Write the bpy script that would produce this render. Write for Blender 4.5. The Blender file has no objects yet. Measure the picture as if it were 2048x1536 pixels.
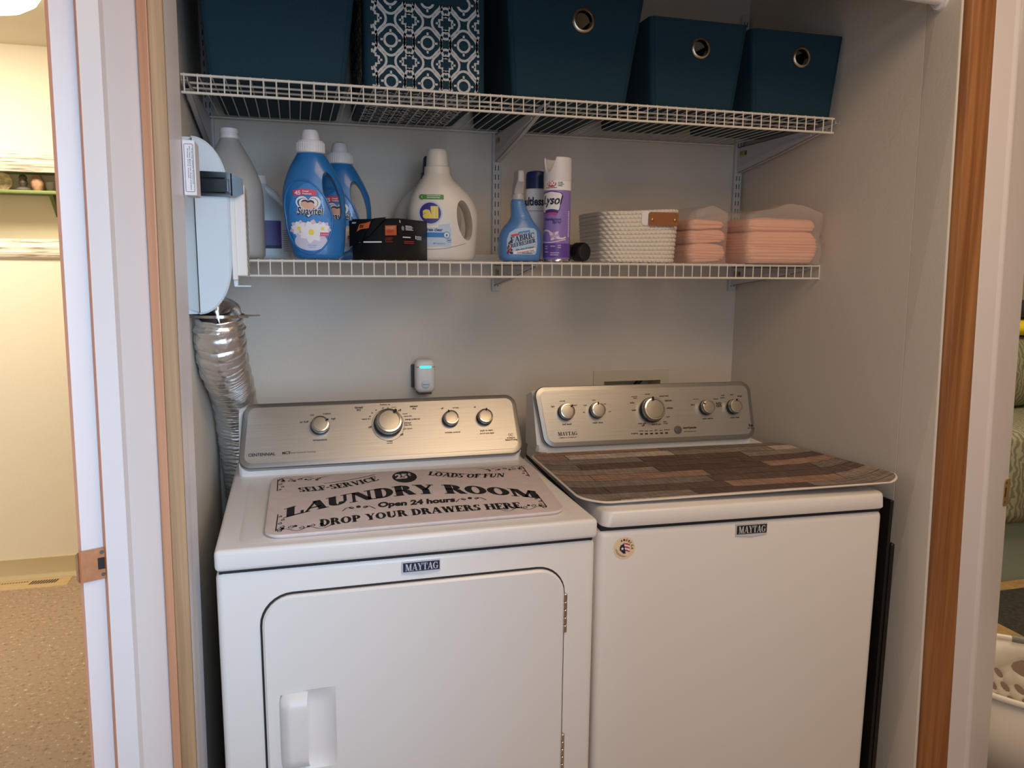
import bpy, bmesh, math, random
from math import sin, cos, pi, radians, sqrt, hypot
from mathutils import Vector, Matrix
random.seed(7)
scene = bpy.context.scene
C = scene.collection

# ------------------------------------------------------------------ camera, light, exposure
def setup_camera():
    yaw, pitch, roll = -.2705, -.1512, .009
    cy_, sy_ = cos(yaw), sin(yaw); cp, sp = cos(pitch), sin(pitch)
    R = Vector((cy_, sy_, 0)); F = Vector((-sy_*cp, cy_*cp, sp)); U = Vector((sy_*sp, -cy_*sp, cp))
    r = cos(roll)*R + sin(roll)*U; u = -sin(roll)*R + cos(roll)*U
    m = Matrix(((r.x, u.x, -F.x, .0791), (r.y, u.y, -F.y, -2.2461), (r.z, u.z, -F.z, 1.4392), (0, 0, 0, 1)))
    cd = bpy.data.cameras.new('camera'); co = bpy.data.objects.new('camera', cd); C.objects.link(co)
    co.matrix_world = m; cd.sensor_width = 36; cd.lens = 36*1553.67/2048; cd.clip_start = .05
    scene.camera = co
setup_camera()
w = bpy.data.worlds.new('world'); scene.world = w; w.use_nodes = True
w.node_tree.nodes['Background'].inputs[0].default_value = (.75, .85, 1, 1)
w.node_tree.nodes['Background'].inputs[1].default_value = .11

def area(name, loc, target, sx, sy, power, col):
    l = bpy.data.lights.new(name, 'AREA'); l.shape = 'RECTANGLE'; l.size = sx; l.size_y = sy; l.energy = power; l.color = col
    o = bpy.data.objects.new(name, l); C.objects.link(o); o.location = loc
    d = Vector(target)-Vector(loc); o.rotation_euler = d.to_track_quat('-Z', 'Y').to_euler()
    return o
area('window_daylight', (.30, -2.74, 1.45), (.20, 0, 1.15), 1.1, 1.5, 10, (.60, .78, 1))
beam = area('added_cool_beam', (.45, -2.74, 1.45), (-.26, -.8, 1.02), .7, 1.3, 3.1, (.47, .71, 1)); beam.data.spread = radians(50)  # added narrow beam, shaped to cool only the left side
area('hall_ceiling_light', (.98, -1.90, 2.40), (1.05, -1.7, 0), 1.0, 1.0, 18, (1, .69, .42))
area('bedroom_ceiling_light', (2.9, -.2, 2.40), (2.9, -.2, 0), .6, .6, 24, (1, .83, .62))
area('bathroom_ceiling_light', (-1.3, .75, 2.30), (-1.2, 1.0, 0), .4, .4, 29, (1, .86, .66))
scene.view_settings.view_transform = 'Standard'; scene.view_settings.look = 'None'
scene.view_settings.exposure = 0.0; scene.view_settings.gamma = 1
scene.view_settings.use_curve_mapping = False
try: scene.cycles.use_denoising = True
except Exception: pass

# ------------------------------------------------------------------ materials
def lin(c):
    return tuple((x/255/12.92 if x/255 <= .04045 else ((x/255+.055)/1.055)**2.4) for x in c)
def mat(name, rgb, rough=.5, metal=0, spec=None, bump=0, bscale=60, var=0, vscale=8, trans=0, alpha=1, emit=None, estr=0, stretch=None, sss=0, coat=0):
    m = bpy.data.materials.new(name); m.use_nodes = True; nt = m.node_tree; p = nt.nodes['Principled BSDF']
    col = lin(rgb)
    p.inputs['Base Color'].default_value = (*col, 1); p.inputs['Roughness'].default_value = rough; p.inputs['Metallic'].default_value = metal
    if spec is not None: p.inputs['Specular IOR Level'].default_value = spec
    if trans: p.inputs['Transmission Weight'].default_value = trans
    if alpha < 1: p.inputs['Alpha'].default_value = alpha
    if coat: p.inputs['Coat Weight'].default_value = coat
    if sss: p.inputs['Subsurface Weight'].default_value = sss; p.inputs['Subsurface Radius'].default_value = (.01, .01, .01)
    if emit: p.inputs['Emission Color'].default_value = (*lin(emit), 1); p.inputs['Emission Strength'].default_value = estr
    if bump or var:
        tc = nt.nodes.new('ShaderNodeTexCoord'); mp = nt.nodes.new('ShaderNodeMapping'); nt.links.new(tc.outputs['Object'], mp.inputs[0])
        if stretch: mp.inputs['Scale'].default_value = stretch
    if var:
        n = nt.nodes.new('ShaderNodeTexNoise'); n.inputs['Scale'].default_value = vscale; n.inputs['Detail'].default_value = 5
        nt.links.new(mp.outputs[0], n.inputs['Vector'])
        r = nt.nodes.new('ShaderNodeValToRGB'); r.color_ramp.elements[0].position = .3; r.color_ramp.elements[1].position = .7
        r.color_ramp.elements[0].color = (*[max(0, x*(1-var)) for x in col], 1); r.color_ramp.elements[1].color = (*[min(1, x*(1+var)) for x in col], 1)
        nt.links.new(n.outputs['Fac'], r.inputs[0]); nt.links.new(r.outputs[0], p.inputs['Base Color'])
    if bump:
        n = nt.nodes.new('ShaderNodeTexNoise'); n.inputs['Scale'].default_value = bscale; n.inputs['Detail'].default_value = 4
        nt.links.new(mp.outputs[0], n.inputs['Vector'])
        b = nt.nodes.new('ShaderNodeBump'); b.inputs['Strength'].default_value = bump; b.inputs['Distance'].default_value = .004
        nt.links.new(n.outputs['Fac'], b.inputs['Height']); nt.links.new(b.outputs[0], p.inputs['Normal'])
    return m
def N(m, t): return m.node_tree.nodes.new(t)
def Lk(m, a, b): m.node_tree.links.new(a, b)
def P(m): return m.node_tree.nodes['Principled BSDF']

M_WALL = mat('wall_paint', (220, 211, 197), .6, bump=.12, bscale=140)
M_WALLLIT = mat('opening_return_lit', (236, 226, 212), .55, bump=.1, bscale=140)  # lighter wall paint: the return's extra hall light is in the colour
M_WALLWARM = mat('cream_wall_paint', (240, 232, 214), .6, bump=.1, bscale=140)
M_CEIL = mat('ceiling_paint', (236, 228, 210), .8)
M_TRIMW = mat('white_trim_paint', (232, 226, 226), .35, bump=.04, bscale=40)
M_BASE = mat('tan_vinyl', (204, 188, 150), .45)
M_ENAMEL = mat('white_enamel', (238, 234, 230), .28, spec=.5)
M_ENAMEL2 = mat('white_plastic', (236, 233, 229), .4)
M_GAP = mat('dark_gap', (40, 38, 40), .7)
M_BLACK = mat('black_print', (22, 21, 24), .7)
M_NAVY = mat('navy_print', (20, 32, 62), .55)
M_SILVER = mat('silver_print', (205, 210, 214), .4)
M_CHROME = mat('brushed_chrome', (205, 202, 198), .18, 1)
M_KNOBF = mat('knob_face', (176, 170, 160), .35, .85)
M_KNOBD = mat('knob_base_shadow', (60, 58, 56), .35, .6)  # shadow at the knob's foot, put into the dark tone
M_WIRE = mat('white_vinyl_wire', (222, 216, 204), .4)
M_STD = mat('shelf_standard_paint', (205, 204, 204), .42)
M_TEAL = mat('teal_fabric', (9, 52, 68), .85, bump=.25, bscale=500, var=.12, vscale=300)
M_TEALD = mat('teal_fabric_inside', (20, 52, 66), .9)
M_PATW = mat('pattern_white', (206, 206, 204), .8)
M_NICKEL = mat('nickel_grommet', (196, 186, 168), .25, 1)
M_JUG = mat('milky_plastic', (168, 170, 170), .45, sss=.2)
M_BLUE = mat('blue_bottle', (36, 112, 178), .28, coat=.3)
M_CAPW = mat('white_cap', (222, 219, 222), .4)
M_CREAM = mat('cream_bottle', (232, 224, 212), .35)
M_NAVYC = mat('navy_cap', (22, 40, 92), .35)
M_WHITE = mat('white_label', (236, 234, 236), .5)
M_PINK = mat('pink_label', (208, 74, 108), .5)
M_LBLUE = mat('light_blue_label', (112, 172, 216), .5)
M_MBLUE = mat('mid_blue_label', (52, 128, 196), .5)
M_SKIN = mat('peach_label', (226, 178, 150), .5)
M_YEL = mat('yellow_label', (246, 214, 70), .5)
M_GREEN = mat('green_label', (84, 148, 66), .5)
M_PURP = mat('purple_label', (146, 122, 192), .35)
M_DPURP = mat('dark_purple_label', (62, 44, 128), .45)
M_RED = mat('red_label', (200, 56, 60), .5)
M_ORANGE = mat('orange_label', (216, 104, 56), .5)
M_CARD = mat('black_card', (18, 17, 18), .38, bump=.05, bscale=30)
M_SPRAYB = mat('blue_spray_bottle', (86, 132, 190), .3)
M_CLEAR = mat('frosted_nozzle', (206, 204, 208), .35, trans=.35)
M_BLK = mat('black_plastic', (16, 16, 18), .38)
M_LATCH = mat('black_latch_plastic', (14, 18, 26), .28)
M_ROPE = mat('white_rope', (230, 222, 208), .85, bump=.6, bscale=260, stretch=(1, 1, .35))
def braid(m):
    nt = m.node_tree; p = P(m); tc = N(m, 'ShaderNodeTexCoord'); mp = N(m, 'ShaderNodeMapping'); mp.inputs['Rotation'].default_value = (0, 0, .8)
    wv = N(m, 'ShaderNodeTexWave'); wv.wave_type = 'BANDS'; wv.bands_direction = 'DIAGONAL'; wv.inputs['Scale'].default_value = 38; wv.inputs['Distortion'].default_value = 1.5; wv.inputs['Detail'].default_value = 2
    Lk(m, tc.outputs['Object'], mp.inputs[0]); Lk(m, mp.outputs[0], wv.inputs['Vector'])
    b = N(m, 'ShaderNodeBump'); b.inputs['Strength'].default_value = .55; b.inputs['Distance'].default_value = .004; Lk(m, wv.outputs['Fac'], b.inputs['Height']); Lk(m, b.outputs[0], p.inputs['Normal'])
braid(M_ROPE)
M_LEATH = mat('tan_leather', (150, 92, 50), .5, bump=.1, bscale=200)
M_BRASS = mat('brass_rivet', (176, 130, 84), .35, .8)
M_PADS = mat('peach_pad', (244, 180, 146), .85, bump=.25, bscale=40, stretch=(.4, .4, 6))
M_LINT = mat('pale_blue_white_plastic', (212, 226, 236), .4)
M_PAPER = mat('white_card', (232, 230, 234), .6)
M_GREY = mat('grey_print', (140, 138, 146), .6)
M_GREYD = mat('dim_grey_print', (92, 90, 92), .6)
M_TEALLED = mat('teal_led', (60, 240, 225), .4, emit=(40, 235, 215), estr=1.6)
M_STRIKE = mat('copper_strike', (196, 134, 92), .45, .35, var=.12, vscale=60)
M_BRASSP = mat('brass_strike', (190, 160, 110), .35, .7)
M_SLOT = mat('dark_slot', (34, 30, 30), .6)
M_KHAKI = mat('sticker_tan', (190, 176, 120), .6)
M_MATW = mat('mat_cream', (220, 206, 204), .9, bump=.2, bscale=400, var=.05, vscale=25)
M_MATE = mat('mat_edge', (226, 216, 206), .9)
M_GSHELF = mat('green_shelf_paint', (104, 118, 72), .5)
M_LAMP = mat('lamp_glass', (255, 245, 225), .3, emit=(255, 232, 190), estr=9)
M_PINKISH = mat('basket_plastic', (232, 224, 210), .4)
M_GRIP = mat('grey_grip', (126, 124, 122), .5)
M_MIRROR = mat('mirror_silver', (236, 236, 226), .02, 1)

def film_mat():
    m = bpy.data.materials.new('clear_film'); m.use_nodes = True; nt = m.node_tree
    for n in list(nt.nodes): nt.nodes.remove(n)
    o = N(m, 'ShaderNodeOutputMaterial'); mx = N(m, 'ShaderNodeMixShader'); t = N(m, 'ShaderNodeBsdfTransparent'); g = N(m, 'ShaderNodeBsdfPrincipled')
    g.inputs['Base Color'].default_value = (.85, .74, .68, 1); g.inputs['Roughness'].default_value = .13
    tc = N(m, 'ShaderNodeTexCoord'); n = N(m, 'ShaderNodeTexNoise'); n.inputs['Scale'].default_value = 30; n.inputs['Detail'].default_value = 6
    Lk(m, tc.outputs['Object'], n.inputs['Vector'])
    b = N(m, 'ShaderNodeBump'); b.inputs['Strength'].default_value = .9; b.inputs['Distance'].default_value = .01
    Lk(m, n.outputs['Fac'], b.inputs['Height']); Lk(m, b.outputs[0], g.inputs['Normal'])
    mx.inputs[0].default_value = .26
    Lk(m, t.outputs[0], mx.inputs[1]); Lk(m, g.outputs[0], mx.inputs[2]); Lk(m, mx.outputs[0], o.inputs[0])
    return m
M_FILM = film_mat()

def wood_mat(name, a, b, sc=(26, 26, .5)):
    m = mat(name, a, .42); p = P(m)
    tc = N(m, 'ShaderNodeTexCoord'); mp = N(m, 'ShaderNodeMapping'); mp.inputs['Scale'].default_value = sc
    n = N(m, 'ShaderNodeTexNoise'); n.inputs['Scale'].default_value = 3; n.inputs['Detail'].default_value = 8; n.inputs['Distortion'].default_value = .25
    r = N(m, 'ShaderNodeValToRGB'); r.color_ramp.elements[0].position = .32; r.color_ramp.elements[1].position = .68
    r.color_ramp.elements[0].color = (*lin(a), 1); r.color_ramp.elements[1].color = (*lin(b), 1)
    Lk(m, tc.outputs['Object'], mp.inputs[0]); Lk(m, mp.outputs[0], n.inputs['Vector']); Lk(m, n.outputs['Fac'], r.inputs[0]); Lk(m, r.outputs[0], p.inputs['Base Color'])
    return m
M_WOODL = wood_mat('left_trim_wood', (140, 112, 80), (186, 152, 114))
M_WOODL2 = wood_mat('left_trim_wood_edge', (190, 134, 98), (208, 154, 118))
M_LAMPLIT = mat('lamplit_frame_edge', (226, 158, 112), .4)  # warm lamp light on white jamb edges, put into the colour
M_WOODR = wood_mat('right_trim_wood', (132, 84, 46), (172, 118, 70))

def steel_mat():
    m = mat('brushed_steel', (180, 179, 176), .36, .9); p = P(m)
    tc = N(m, 'ShaderNodeTexCoord'); mp = N(m, 'ShaderNodeMapping'); mp.inputs['Scale'].default_value = (1.2, 160, 160)
    n = N(m, 'ShaderNodeTexNoise'); n.inputs['Scale'].default_value = 6; n.inputs['Detail'].default_value = 4
    b = N(m, 'ShaderNodeBump'); b.inputs['Strength'].default_value = .06; b.inputs['Distance'].default_value = .002
    Lk(m, tc.outputs['Object'], mp.inputs[0]); Lk(m, mp.outputs[0], n.inputs['Vector']); Lk(m, n.outputs['Fac'], b.inputs['Height']); Lk(m, b.outputs[0], p.inputs['Normal'])
    r = N(m, 'ShaderNodeValToRGB'); r.color_ramp.elements[0].color = (*lin((158, 157, 154)), 1); r.color_ramp.elements[1].color = (*lin((190, 188, 184)), 1)
    Lk(m, n.outputs['Fac'], r.inputs[0]); Lk(m, r.outputs[0], p.inputs['Base Color'])
    return m
M_STEEL = steel_mat()
M_STEELR = mat('steel_rim', (150, 149, 147), .3, .9)

def plank_mat():
    m = mat('barnwood_print', (110, 84, 70), .85); p = P(m)
    tc = N(m, 'ShaderNodeTexCoord'); mp = N(m, 'ShaderNodeMapping'); mp.inputs['Location'].default_value = (.31, .13, 0)
    br = N(m, 'ShaderNodeTexBrick'); br.offset = .37; br.offset_frequency = 2; br.squash = 1.5; br.squash_frequency = 3
    br.inputs['Color1'].default_value = (0, 0, 0, 1); br.inputs['Color2'].default_value = (1, 1, 1, 1); br.inputs['Mortar'].default_value = (0, 0, 0, 1)
    br.inputs['Scale'].default_value = 1; br.inputs['Mortar Size'].default_value = .0012; br.inputs['Brick Width'].default_value = .30; br.inputs['Row Height'].default_value = .052
    rmp = N(m, 'ShaderNodeValToRGB'); cr = rmp.color_ramp; cr.interpolation = 'CONSTANT'
    cols = [(112, 94, 88), (170, 142, 126), (138, 132, 126), (142, 114, 102), (214, 202, 192), (104, 88, 84), (160, 148, 138), (176, 146, 128), (146, 138, 132)]
    cr.elements[0].position = 0; cr.elements[0].color = (*lin(cols[0]), 1); cr.elements[1].position = .12; cr.elements[1].color = (*lin(cols[1]), 1)
    for i, c in enumerate(cols[2:]):
        e = cr.elements.new(.24+i*.11); e.color = (*lin(c), 1)
    Lk(m, tc.outputs['Object'], mp.inputs[0]); Lk(m, mp.outputs[0], br.inputs['Vector']); Lk(m, br.outputs['Color'], rmp.inputs[0])
    mp2 = N(m, 'ShaderNodeMapping'); mp2.inputs['Scale'].default_value = (3, 45, 1); n = N(m, 'ShaderNodeTexNoise'); n.inputs['Scale'].default_value = 4; n.inputs['Detail'].default_value = 8
    Lk(m, tc.outputs['Object'], mp2.inputs[0]); Lk(m, mp2.outputs[0], n.inputs['Vector'])
    r2 = N(m, 'ShaderNodeValToRGB'); r2.color_ramp.elements[0].position = .3; r2.color_ramp.elements[1].position = .75
    r2.color_ramp.elements[0].color = (.55, .51, .49, 1); r2.color_ramp.elements[1].color = (1.3, 1.27, 1.24, 1)
    Lk(m, n.outputs['Fac'], r2.inputs[0])
    mx = N(m, 'ShaderNodeMix'); mx.data_type = 'RGBA'; mx.blend_type = 'MULTIPLY'; mx.inputs[0].default_value = 1
    Lk(m, rmp.outputs[0], mx.inputs[6]); Lk(m, r2.outputs[0], mx.inputs[7])
    # saw marks across the grain
    mp3 = N(m, 'ShaderNodeMapping'); mp3.inputs['Scale'].default_value = (60, 9, 1); mp3.inputs['Rotation'].default_value = (0, 0, .5); n3 = N(m, 'ShaderNodeTexNoise'); n3.inputs['Scale'].default_value = 2.2; n3.inputs['Detail'].default_value = 3
    Lk(m, tc.outputs['Object'], mp3.inputs[0]); Lk(m, mp3.outputs[0], n3.inputs['Vector'])
    r3 = N(m, 'ShaderNodeValToRGB'); r3.color_ramp.elements[0].position = .42; r3.color_ramp.elements[1].position = .6
    r3.color_ramp.elements[0].color = (.78, .76, .76, 1); r3.color_ramp.elements[1].color = (1.08, 1.06, 1.04, 1)
    Lk(m, n3.outputs['Fac'], r3.inputs[0])
    mx2 = N(m, 'ShaderNodeMix'); mx2.data_type = 'RGBA'; mx2.blend_type = 'MULTIPLY'; mx2.inputs[0].default_value = .8
    Lk(m, mx.outputs[2], mx2.inputs[6]); Lk(m, r3.outputs[0], mx2.inputs[7])
    mt = N(m, 'ShaderNodeMix'); mt.data_type = 'RGBA'; Lk(m, br.outputs['Fac'], mt.inputs[0]); Lk(m, mx2.outputs[2], mt.inputs[6]); mt.inputs[7].default_value = (*lin((48, 34, 30)), 1)
    Lk(m, mt.outputs[2], p.inputs['Base Color'])
    return m
M_PLANK = plank_mat()

def speckle_mat(name, base, dark, light, sc=120):
    m = mat(name, base, .75); p = P(m)
    tc = N(m, 'ShaderNodeTexCoord')
    n = N(m, 'ShaderNodeTexNoise'); n.inputs['Scale'].default_value = sc; n.inputs['Detail'].default_value = 3; n.inputs['Roughness'].default_value = .7
    Lk(m, tc.outputs['Object'], n.inputs['Vector'])
    r = N(m, 'ShaderNodeValToRGB'); cr = r.color_ramp
    cr.elements[0].position = .33; cr.elements[0].color = (*lin(dark), 1); cr.elements[1].position = .70; cr.elements[1].color = (*lin(light), 1)
    e = cr.elements.new(.44); e.color = (*lin(base), 1); e = cr.elements.new(.60); e.color = (*lin(base), 1)
    Lk(m, n.outputs['Fac'], r.inputs[0]); Lk(m, r.outputs[0], p.inputs['Base Color'])
    return m
M_FLOORL = speckle_mat('speckled_floor', (172, 148, 124), (132, 112, 94), (226, 206, 178), 62)
M_CARPET = speckle_mat('brown_carpet', (128, 104, 90), (84, 66, 58), (168, 142, 122), 160)
M_LEAF = None
def leaf_mat():
    m = mat('leaf_print_cotton', (150, 148, 112), .85); p = P(m)
    tc = N(m, 'ShaderNodeTexCoord'); wv = N(m, 'ShaderNodeTexWave'); wv.inputs['Scale'].default_value = 16; wv.inputs['Distortion'].default_value = 9; wv.inputs['Detail'].default_value = 2; wv.inputs['Detail Scale'].default_value = 1.2
    Lk(m, tc.outputs['Object'], wv.inputs['Vector'])
    r = N(m, 'ShaderNodeValToRGB'); r.color_ramp.elements[0].position = .35; r.color_ramp.elements[1].position = .6
    r.color_ramp.elements[0].color = (*lin((120, 120, 96)), 1); r.color_ramp.elements[1].color = (*lin((162, 158, 128)), 1)
    Lk(m, wv.outputs['Color'], r.inputs[0]); Lk(m, r.outputs[0], p.inputs['Base Color'])
    return m
M_LEAF = leaf_mat()
def foil_mat():
    m = mat('aluminium_foil', (232, 232, 232), .36, 1); p = P(m)
    tc = N(m, 'ShaderNodeTexCoord')
    v = N(m, 'ShaderNodeTexVoronoi'); v.inputs['Scale'].default_value = 75; v.feature = 'F1'
    n = N(m, 'ShaderNodeTexNoise'); n.inputs['Scale'].default_value = 45; n.inputs['Detail'].default_value = 5
    Lk(m, tc.outputs['Object'], v.inputs['Vector']); Lk(m, tc.outputs['Object'], n.inputs['Vector'])
    ad = N(m, 'ShaderNodeMath'); ad.operation = 'ADD'; Lk(m, v.outputs['Distance'], ad.inputs[0]); Lk(m, n.outputs['Fac'], ad.inputs[1])
    b = N(m, 'ShaderNodeBump'); b.inputs['Strength'].default_value = .3; b.inputs['Distance'].default_value = .005
    Lk(m, ad.outputs[0], b.inputs['Height']); Lk(m, b.outputs[0], p.inputs['Normal'])
    return m
M_FOIL = foil_mat()
def whitewash_mat():
    m = mat('whitewashed_wood', (222, 212, 196), .7); p = P(m)
    tc = N(m, 'ShaderNodeTexCoord'); mp = N(m, 'ShaderNodeMapping'); mp.inputs['Scale'].default_value = (2, 1, 34)
    n = N(m, 'ShaderNodeTexNoise'); n.inputs['Scale'].default_value = 3; n.inputs['Detail'].default_value = 8
    r = N(m, 'ShaderNodeValToRGB'); r.color_ramp.elements[0].position = .36; r.color_ramp.elements[1].position = .5
    r.color_ramp.elements[0].color = (*lin((150, 132, 116)), 1); r.color_ramp.elements[1].color = (*lin((236, 228, 214)), 1)
    Lk(m, tc.outputs['Object'], mp.inputs[0]); Lk(m, mp.outputs[0], n.inputs['Vector']); Lk(m, n.outputs['Fac'], r.inputs[0]); Lk(m, r.outputs[0], p.inputs['Base Color'])
    return m
M_WASH = whitewash_mat()

# ------------------------------------------------------------------ mesh helpers
class MB:
    """collects faces; each face has a material index"""
    def __init__(s): s.v = []; s.f = []; s.m = []
    def add(s, vs, fs, mi=0):
        o = len(s.v); s.v += [tuple(p) for p in vs]; s.f += [tuple(i+o for i in f) for f in fs]; s.m += [mi]*len(fs); return s
    def box(s, a, b, mi=0, bev=0, seg=2):
        x0, y0, z0 = a; x1, y1, z1 = b
        if not bev:
            vs = [(x0, y0, z0), (x1, y0, z0), (x1, y1, z0), (x0, y1, z0), (x0, y0, z1), (x1, y0, z1), (x1, y1, z1), (x0, y1, z1)]
            return s.add(vs, [(0, 3, 2, 1), (4, 5, 6, 7), (0, 1, 5, 4), (1, 2, 6, 5), (2, 3, 7, 6), (3, 0, 4, 7)], mi)
        bm = bmesh.new(); bmesh.ops.create_cube(bm, size=1)
        for v in bm.verts: v.co = Vector(((x0+x1)/2+v.co.x*(x1-x0), (y0+y1)/2+v.co.y*(y1-y0), (z0+z1)/2+v.co.z*(z1-z0)))
        bmesh.ops.bevel(bm, geom=list(bm.edges), offset=bev, segments=seg, affect='EDGES', profile=.5)
        return s.bm(bm, mi)
    def bm(s, bm, mi=0):
        bm.verts.index_update(); s.add([v.co[:] for v in bm.verts], [[v.index for v in f.verts] for f in bm.faces], mi); bm.free(); return s
    def tube(s, path, r, n=8, mi=0, cap=True):
        P_ = [Vector(p) for p in path]; R = r if isinstance(r, (list, tuple)) else [r]*len(P_)
        vs = []; fs = []; up = None
        for i, p in enumerate(P_):
            t = (P_[min(i+1, len(P_)-1)]-P_[max(i-1, 0)]).normalized()
            if up is None: up = Vector((0, 0, 1)) if abs(t.z) < .9 else Vector((1, 0, 0))
            a = t.cross(up).normalized(); b = a.cross(t).normalized(); up = b
            for k in range(n): vs.append(p+R[i]*(cos(2*pi*k/n)*a+sin(2*pi*k/n)*b))
        for i in range(len(P_)-1):
            for k in range(n): fs.append((i*n+k, i*n+(k+1) % n, (i+1)*n+(k+1) % n, (i+1)*n+k))
        if cap: fs.append(tuple(range(n-1, -1, -1))); fs.append(tuple(range((len(P_)-1)*n, len(P_)*n)))
        return s.add(vs, [f[::-1] for f in fs], mi)
    def lathe(s, prof, c=(0, 0, 0), n=32, axis='z', mi=0, closed=False):
        """prof: (radius, height) pairs"""
        vs = []; fs = []
        for r, h in prof:
            for k in range(n):
                a = 2*pi*k/n; p = (r*cos(a), r*sin(a), h)
                if axis == 'y': p = (p[0], -p[2], p[1])
                if axis == 'x': p = (p[2], p[0], p[1])
                vs.append((c[0]+p[0], c[1]+p[1], c[2]+p[2]))
        for i in range(len(prof)-1):
            for k in range(n): fs.append((i*n+k, i*n+(k+1) % n, (i+1)*n+(k+1) % n, (i+1)*n+k))
        if closed:
            j = len(prof)-1
            for k in range(n): fs.append((j*n+k, j*n+(k+1) % n, (k+1) % n, k))
            return s.add(vs, fs, mi)
        if prof[0][0] > 1e-6: fs.append(tuple(range(n-1, -1, -1)))
        if prof[-1][0] > 1e-6: fs.append(tuple(range((len(prof)-1)*n, len(prof)*n)))
        return s.add(vs, fs, mi)
    def grid(s, f, nu, nv, mi=0, flip=False):
        vs = [f(i/nu, j/nv) for j in range(nv+1) for i in range(nu+1)]
        fs = [(j*(nu+1)+i, j*(nu+1)+i+1, (j+1)*(nu+1)+i+1, (j+1)*(nu+1)+i) for j in range(nv) for i in range(nu)]
        return s.add(vs, [q[::-1] for q in fs] if flip else fs, mi)
    def loft(s, rings, mi=0, capa=True, capb=True):
        n = len(rings[0]); vs = [p for r in rings for p in r]; fs = []
        for i in range(len(rings)-1):
            for k in range(n): fs.append((i*n+k, i*n+(k+1) % n, (i+1)*n+(k+1) % n, (i+1)*n+k))
        if capa: fs.append(tuple(range(n-1, -1, -1)))
        if capb: fs.append(tuple(range((len(rings)-1)*n, len(rings)*n)))
        return s.add(vs, fs, mi)
    def flat(s, d, f, mi=0):
        """d = (points2d, faces); f maps (a, b) to 3-D"""
        return s.add([f(a, b) for a, b in d[0]], d[1], mi)
    def plate(s, outer, holes, f, t, mi=0, mside=None):
        """2-D outline with holes, thickness t; f(a, b, n) maps to 3-D"""
        pts, fs = fill(outer, holes); n = len(pts); ms = mi if mside is None else mside
        s.add([f(a, b, 0) for a, b in pts], fs, mi); s.add([f(a, b, t) for a, b in pts], [q[::-1] for q in fs], ms)
        for lp in [outer]+list(holes):
            k = len(lp); s.add([f(a, b, 0) for a, b in lp]+[f(a, b, t) for a, b in lp], [(i, k+i, k+(i+1) % k, (i+1) % k) for i in range(k)], ms)
        return s
    def build(s, name, mats, parent=None, smooth=35, loc=None, rotz=0, recalc=True):
        me = bpy.data.meshes.new(name); me.from_pydata(s.v, [], s.f)
        for m in (mats if isinstance(mats, (list, tuple)) else [mats]): me.materials.append(m)
        me.polygons.foreach_set('material_index', s.m)
        if recalc:
            bm = bmesh.new(); bm.from_mesh(me); bmesh.ops.remove_doubles(bm, verts=bm.verts, dist=1e-6); bmesh.ops.recalc_face_normals(bm, faces=bm.faces); bm.to_mesh(me); bm.free()
        if smooth:
            me.polygons.foreach_set('use_smooth', [True]*len(me.polygons)); me.set_sharp_from_angle(angle=radians(smooth))
        me.update(); o = bpy.data.objects.new(name, me); C.objects.link(o)
        if parent: o.parent = parent
        if loc: o.location = loc
        if rotz: o.rotation_euler = (0, 0, rotz)
        return o
def fill(outer, holes=()):
    bm = bmesh.new(); idx = []
    for lp in [outer]+list(holes):
        vs = [bm.verts.new((a, b, 0)) for a, b in lp]
        for i in range(len(vs)): bm.edges.new((vs[i], vs[(i+1) % len(vs)]))
    bmesh.ops.triangle_fill(bm, use_beauty=True, use_dissolve=False, edges=list(bm.edges), normal=(0, 0, 1))
    bm.verts.index_update(); pts = [(v.co.x, v.co.y) for v in bm.verts]; fs = [[v.index for v in f.verts] for f in bm.faces]; bm.free()
    return pts, fs
def rrect(x0, y0, x1, y1, r, n=6):
    r = min(r, (x1-x0)/2-1e-6, (y1-y0)/2-1e-6); p = []
    for cx, cy, a in ((x1-r, y0+r, -90), (x1-r, y1-r, 0), (x0+r, y1-r, 90), (x0+r, y0+r, 180)):
        for k in range(n+1): t = radians(a+90*k/n); p.append((cx+r*cos(t), cy+r*sin(t)))
    return p
def circ(cx, cy, rx, ry=None, n=32): return [(cx+rx*cos(2*pi*k/n), cy+(ry or rx)*sin(2*pi*k/n)) for k in range(n)]
def grid2(x0, y0, x1, y1, nx=8, ny=8):
    return [(x0+(x1-x0)*i/nx, y0+(y1-y0)*j/ny) for j in range(ny+1) for i in range(nx+1)], [(j*(nx+1)+i, j*(nx+1)+i+1, (j+1)*(nx+1)+i+1, (j+1)*(nx+1)+i) for j in range(ny) for i in range(nx)]
def disc2(cx, cy, rx, ry=None, n=32, k=4, pw=2):
    ry = ry or rx; p = [(cx, cy)]; f = []
    def se(t): return math.copysign(abs(cos(t))**(2/pw), cos(t)), math.copysign(abs(sin(t))**(2/pw), sin(t))
    for j in range(1, k+1):
        for i in range(n): a, b = se(2*pi*i/n); p.append((cx+rx*j/k*a, cy+ry*j/k*b))
    for i in range(n): f.append((0, 1+i, 1+(i+1) % n))
    for j in range(k-1):
        for i in range(n): f.append((1+j*n+i, 1+(j+1)*n+i, 1+(j+1)*n+(i+1) % n, 1+j*n+(i+1) % n))
    return p, f
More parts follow.
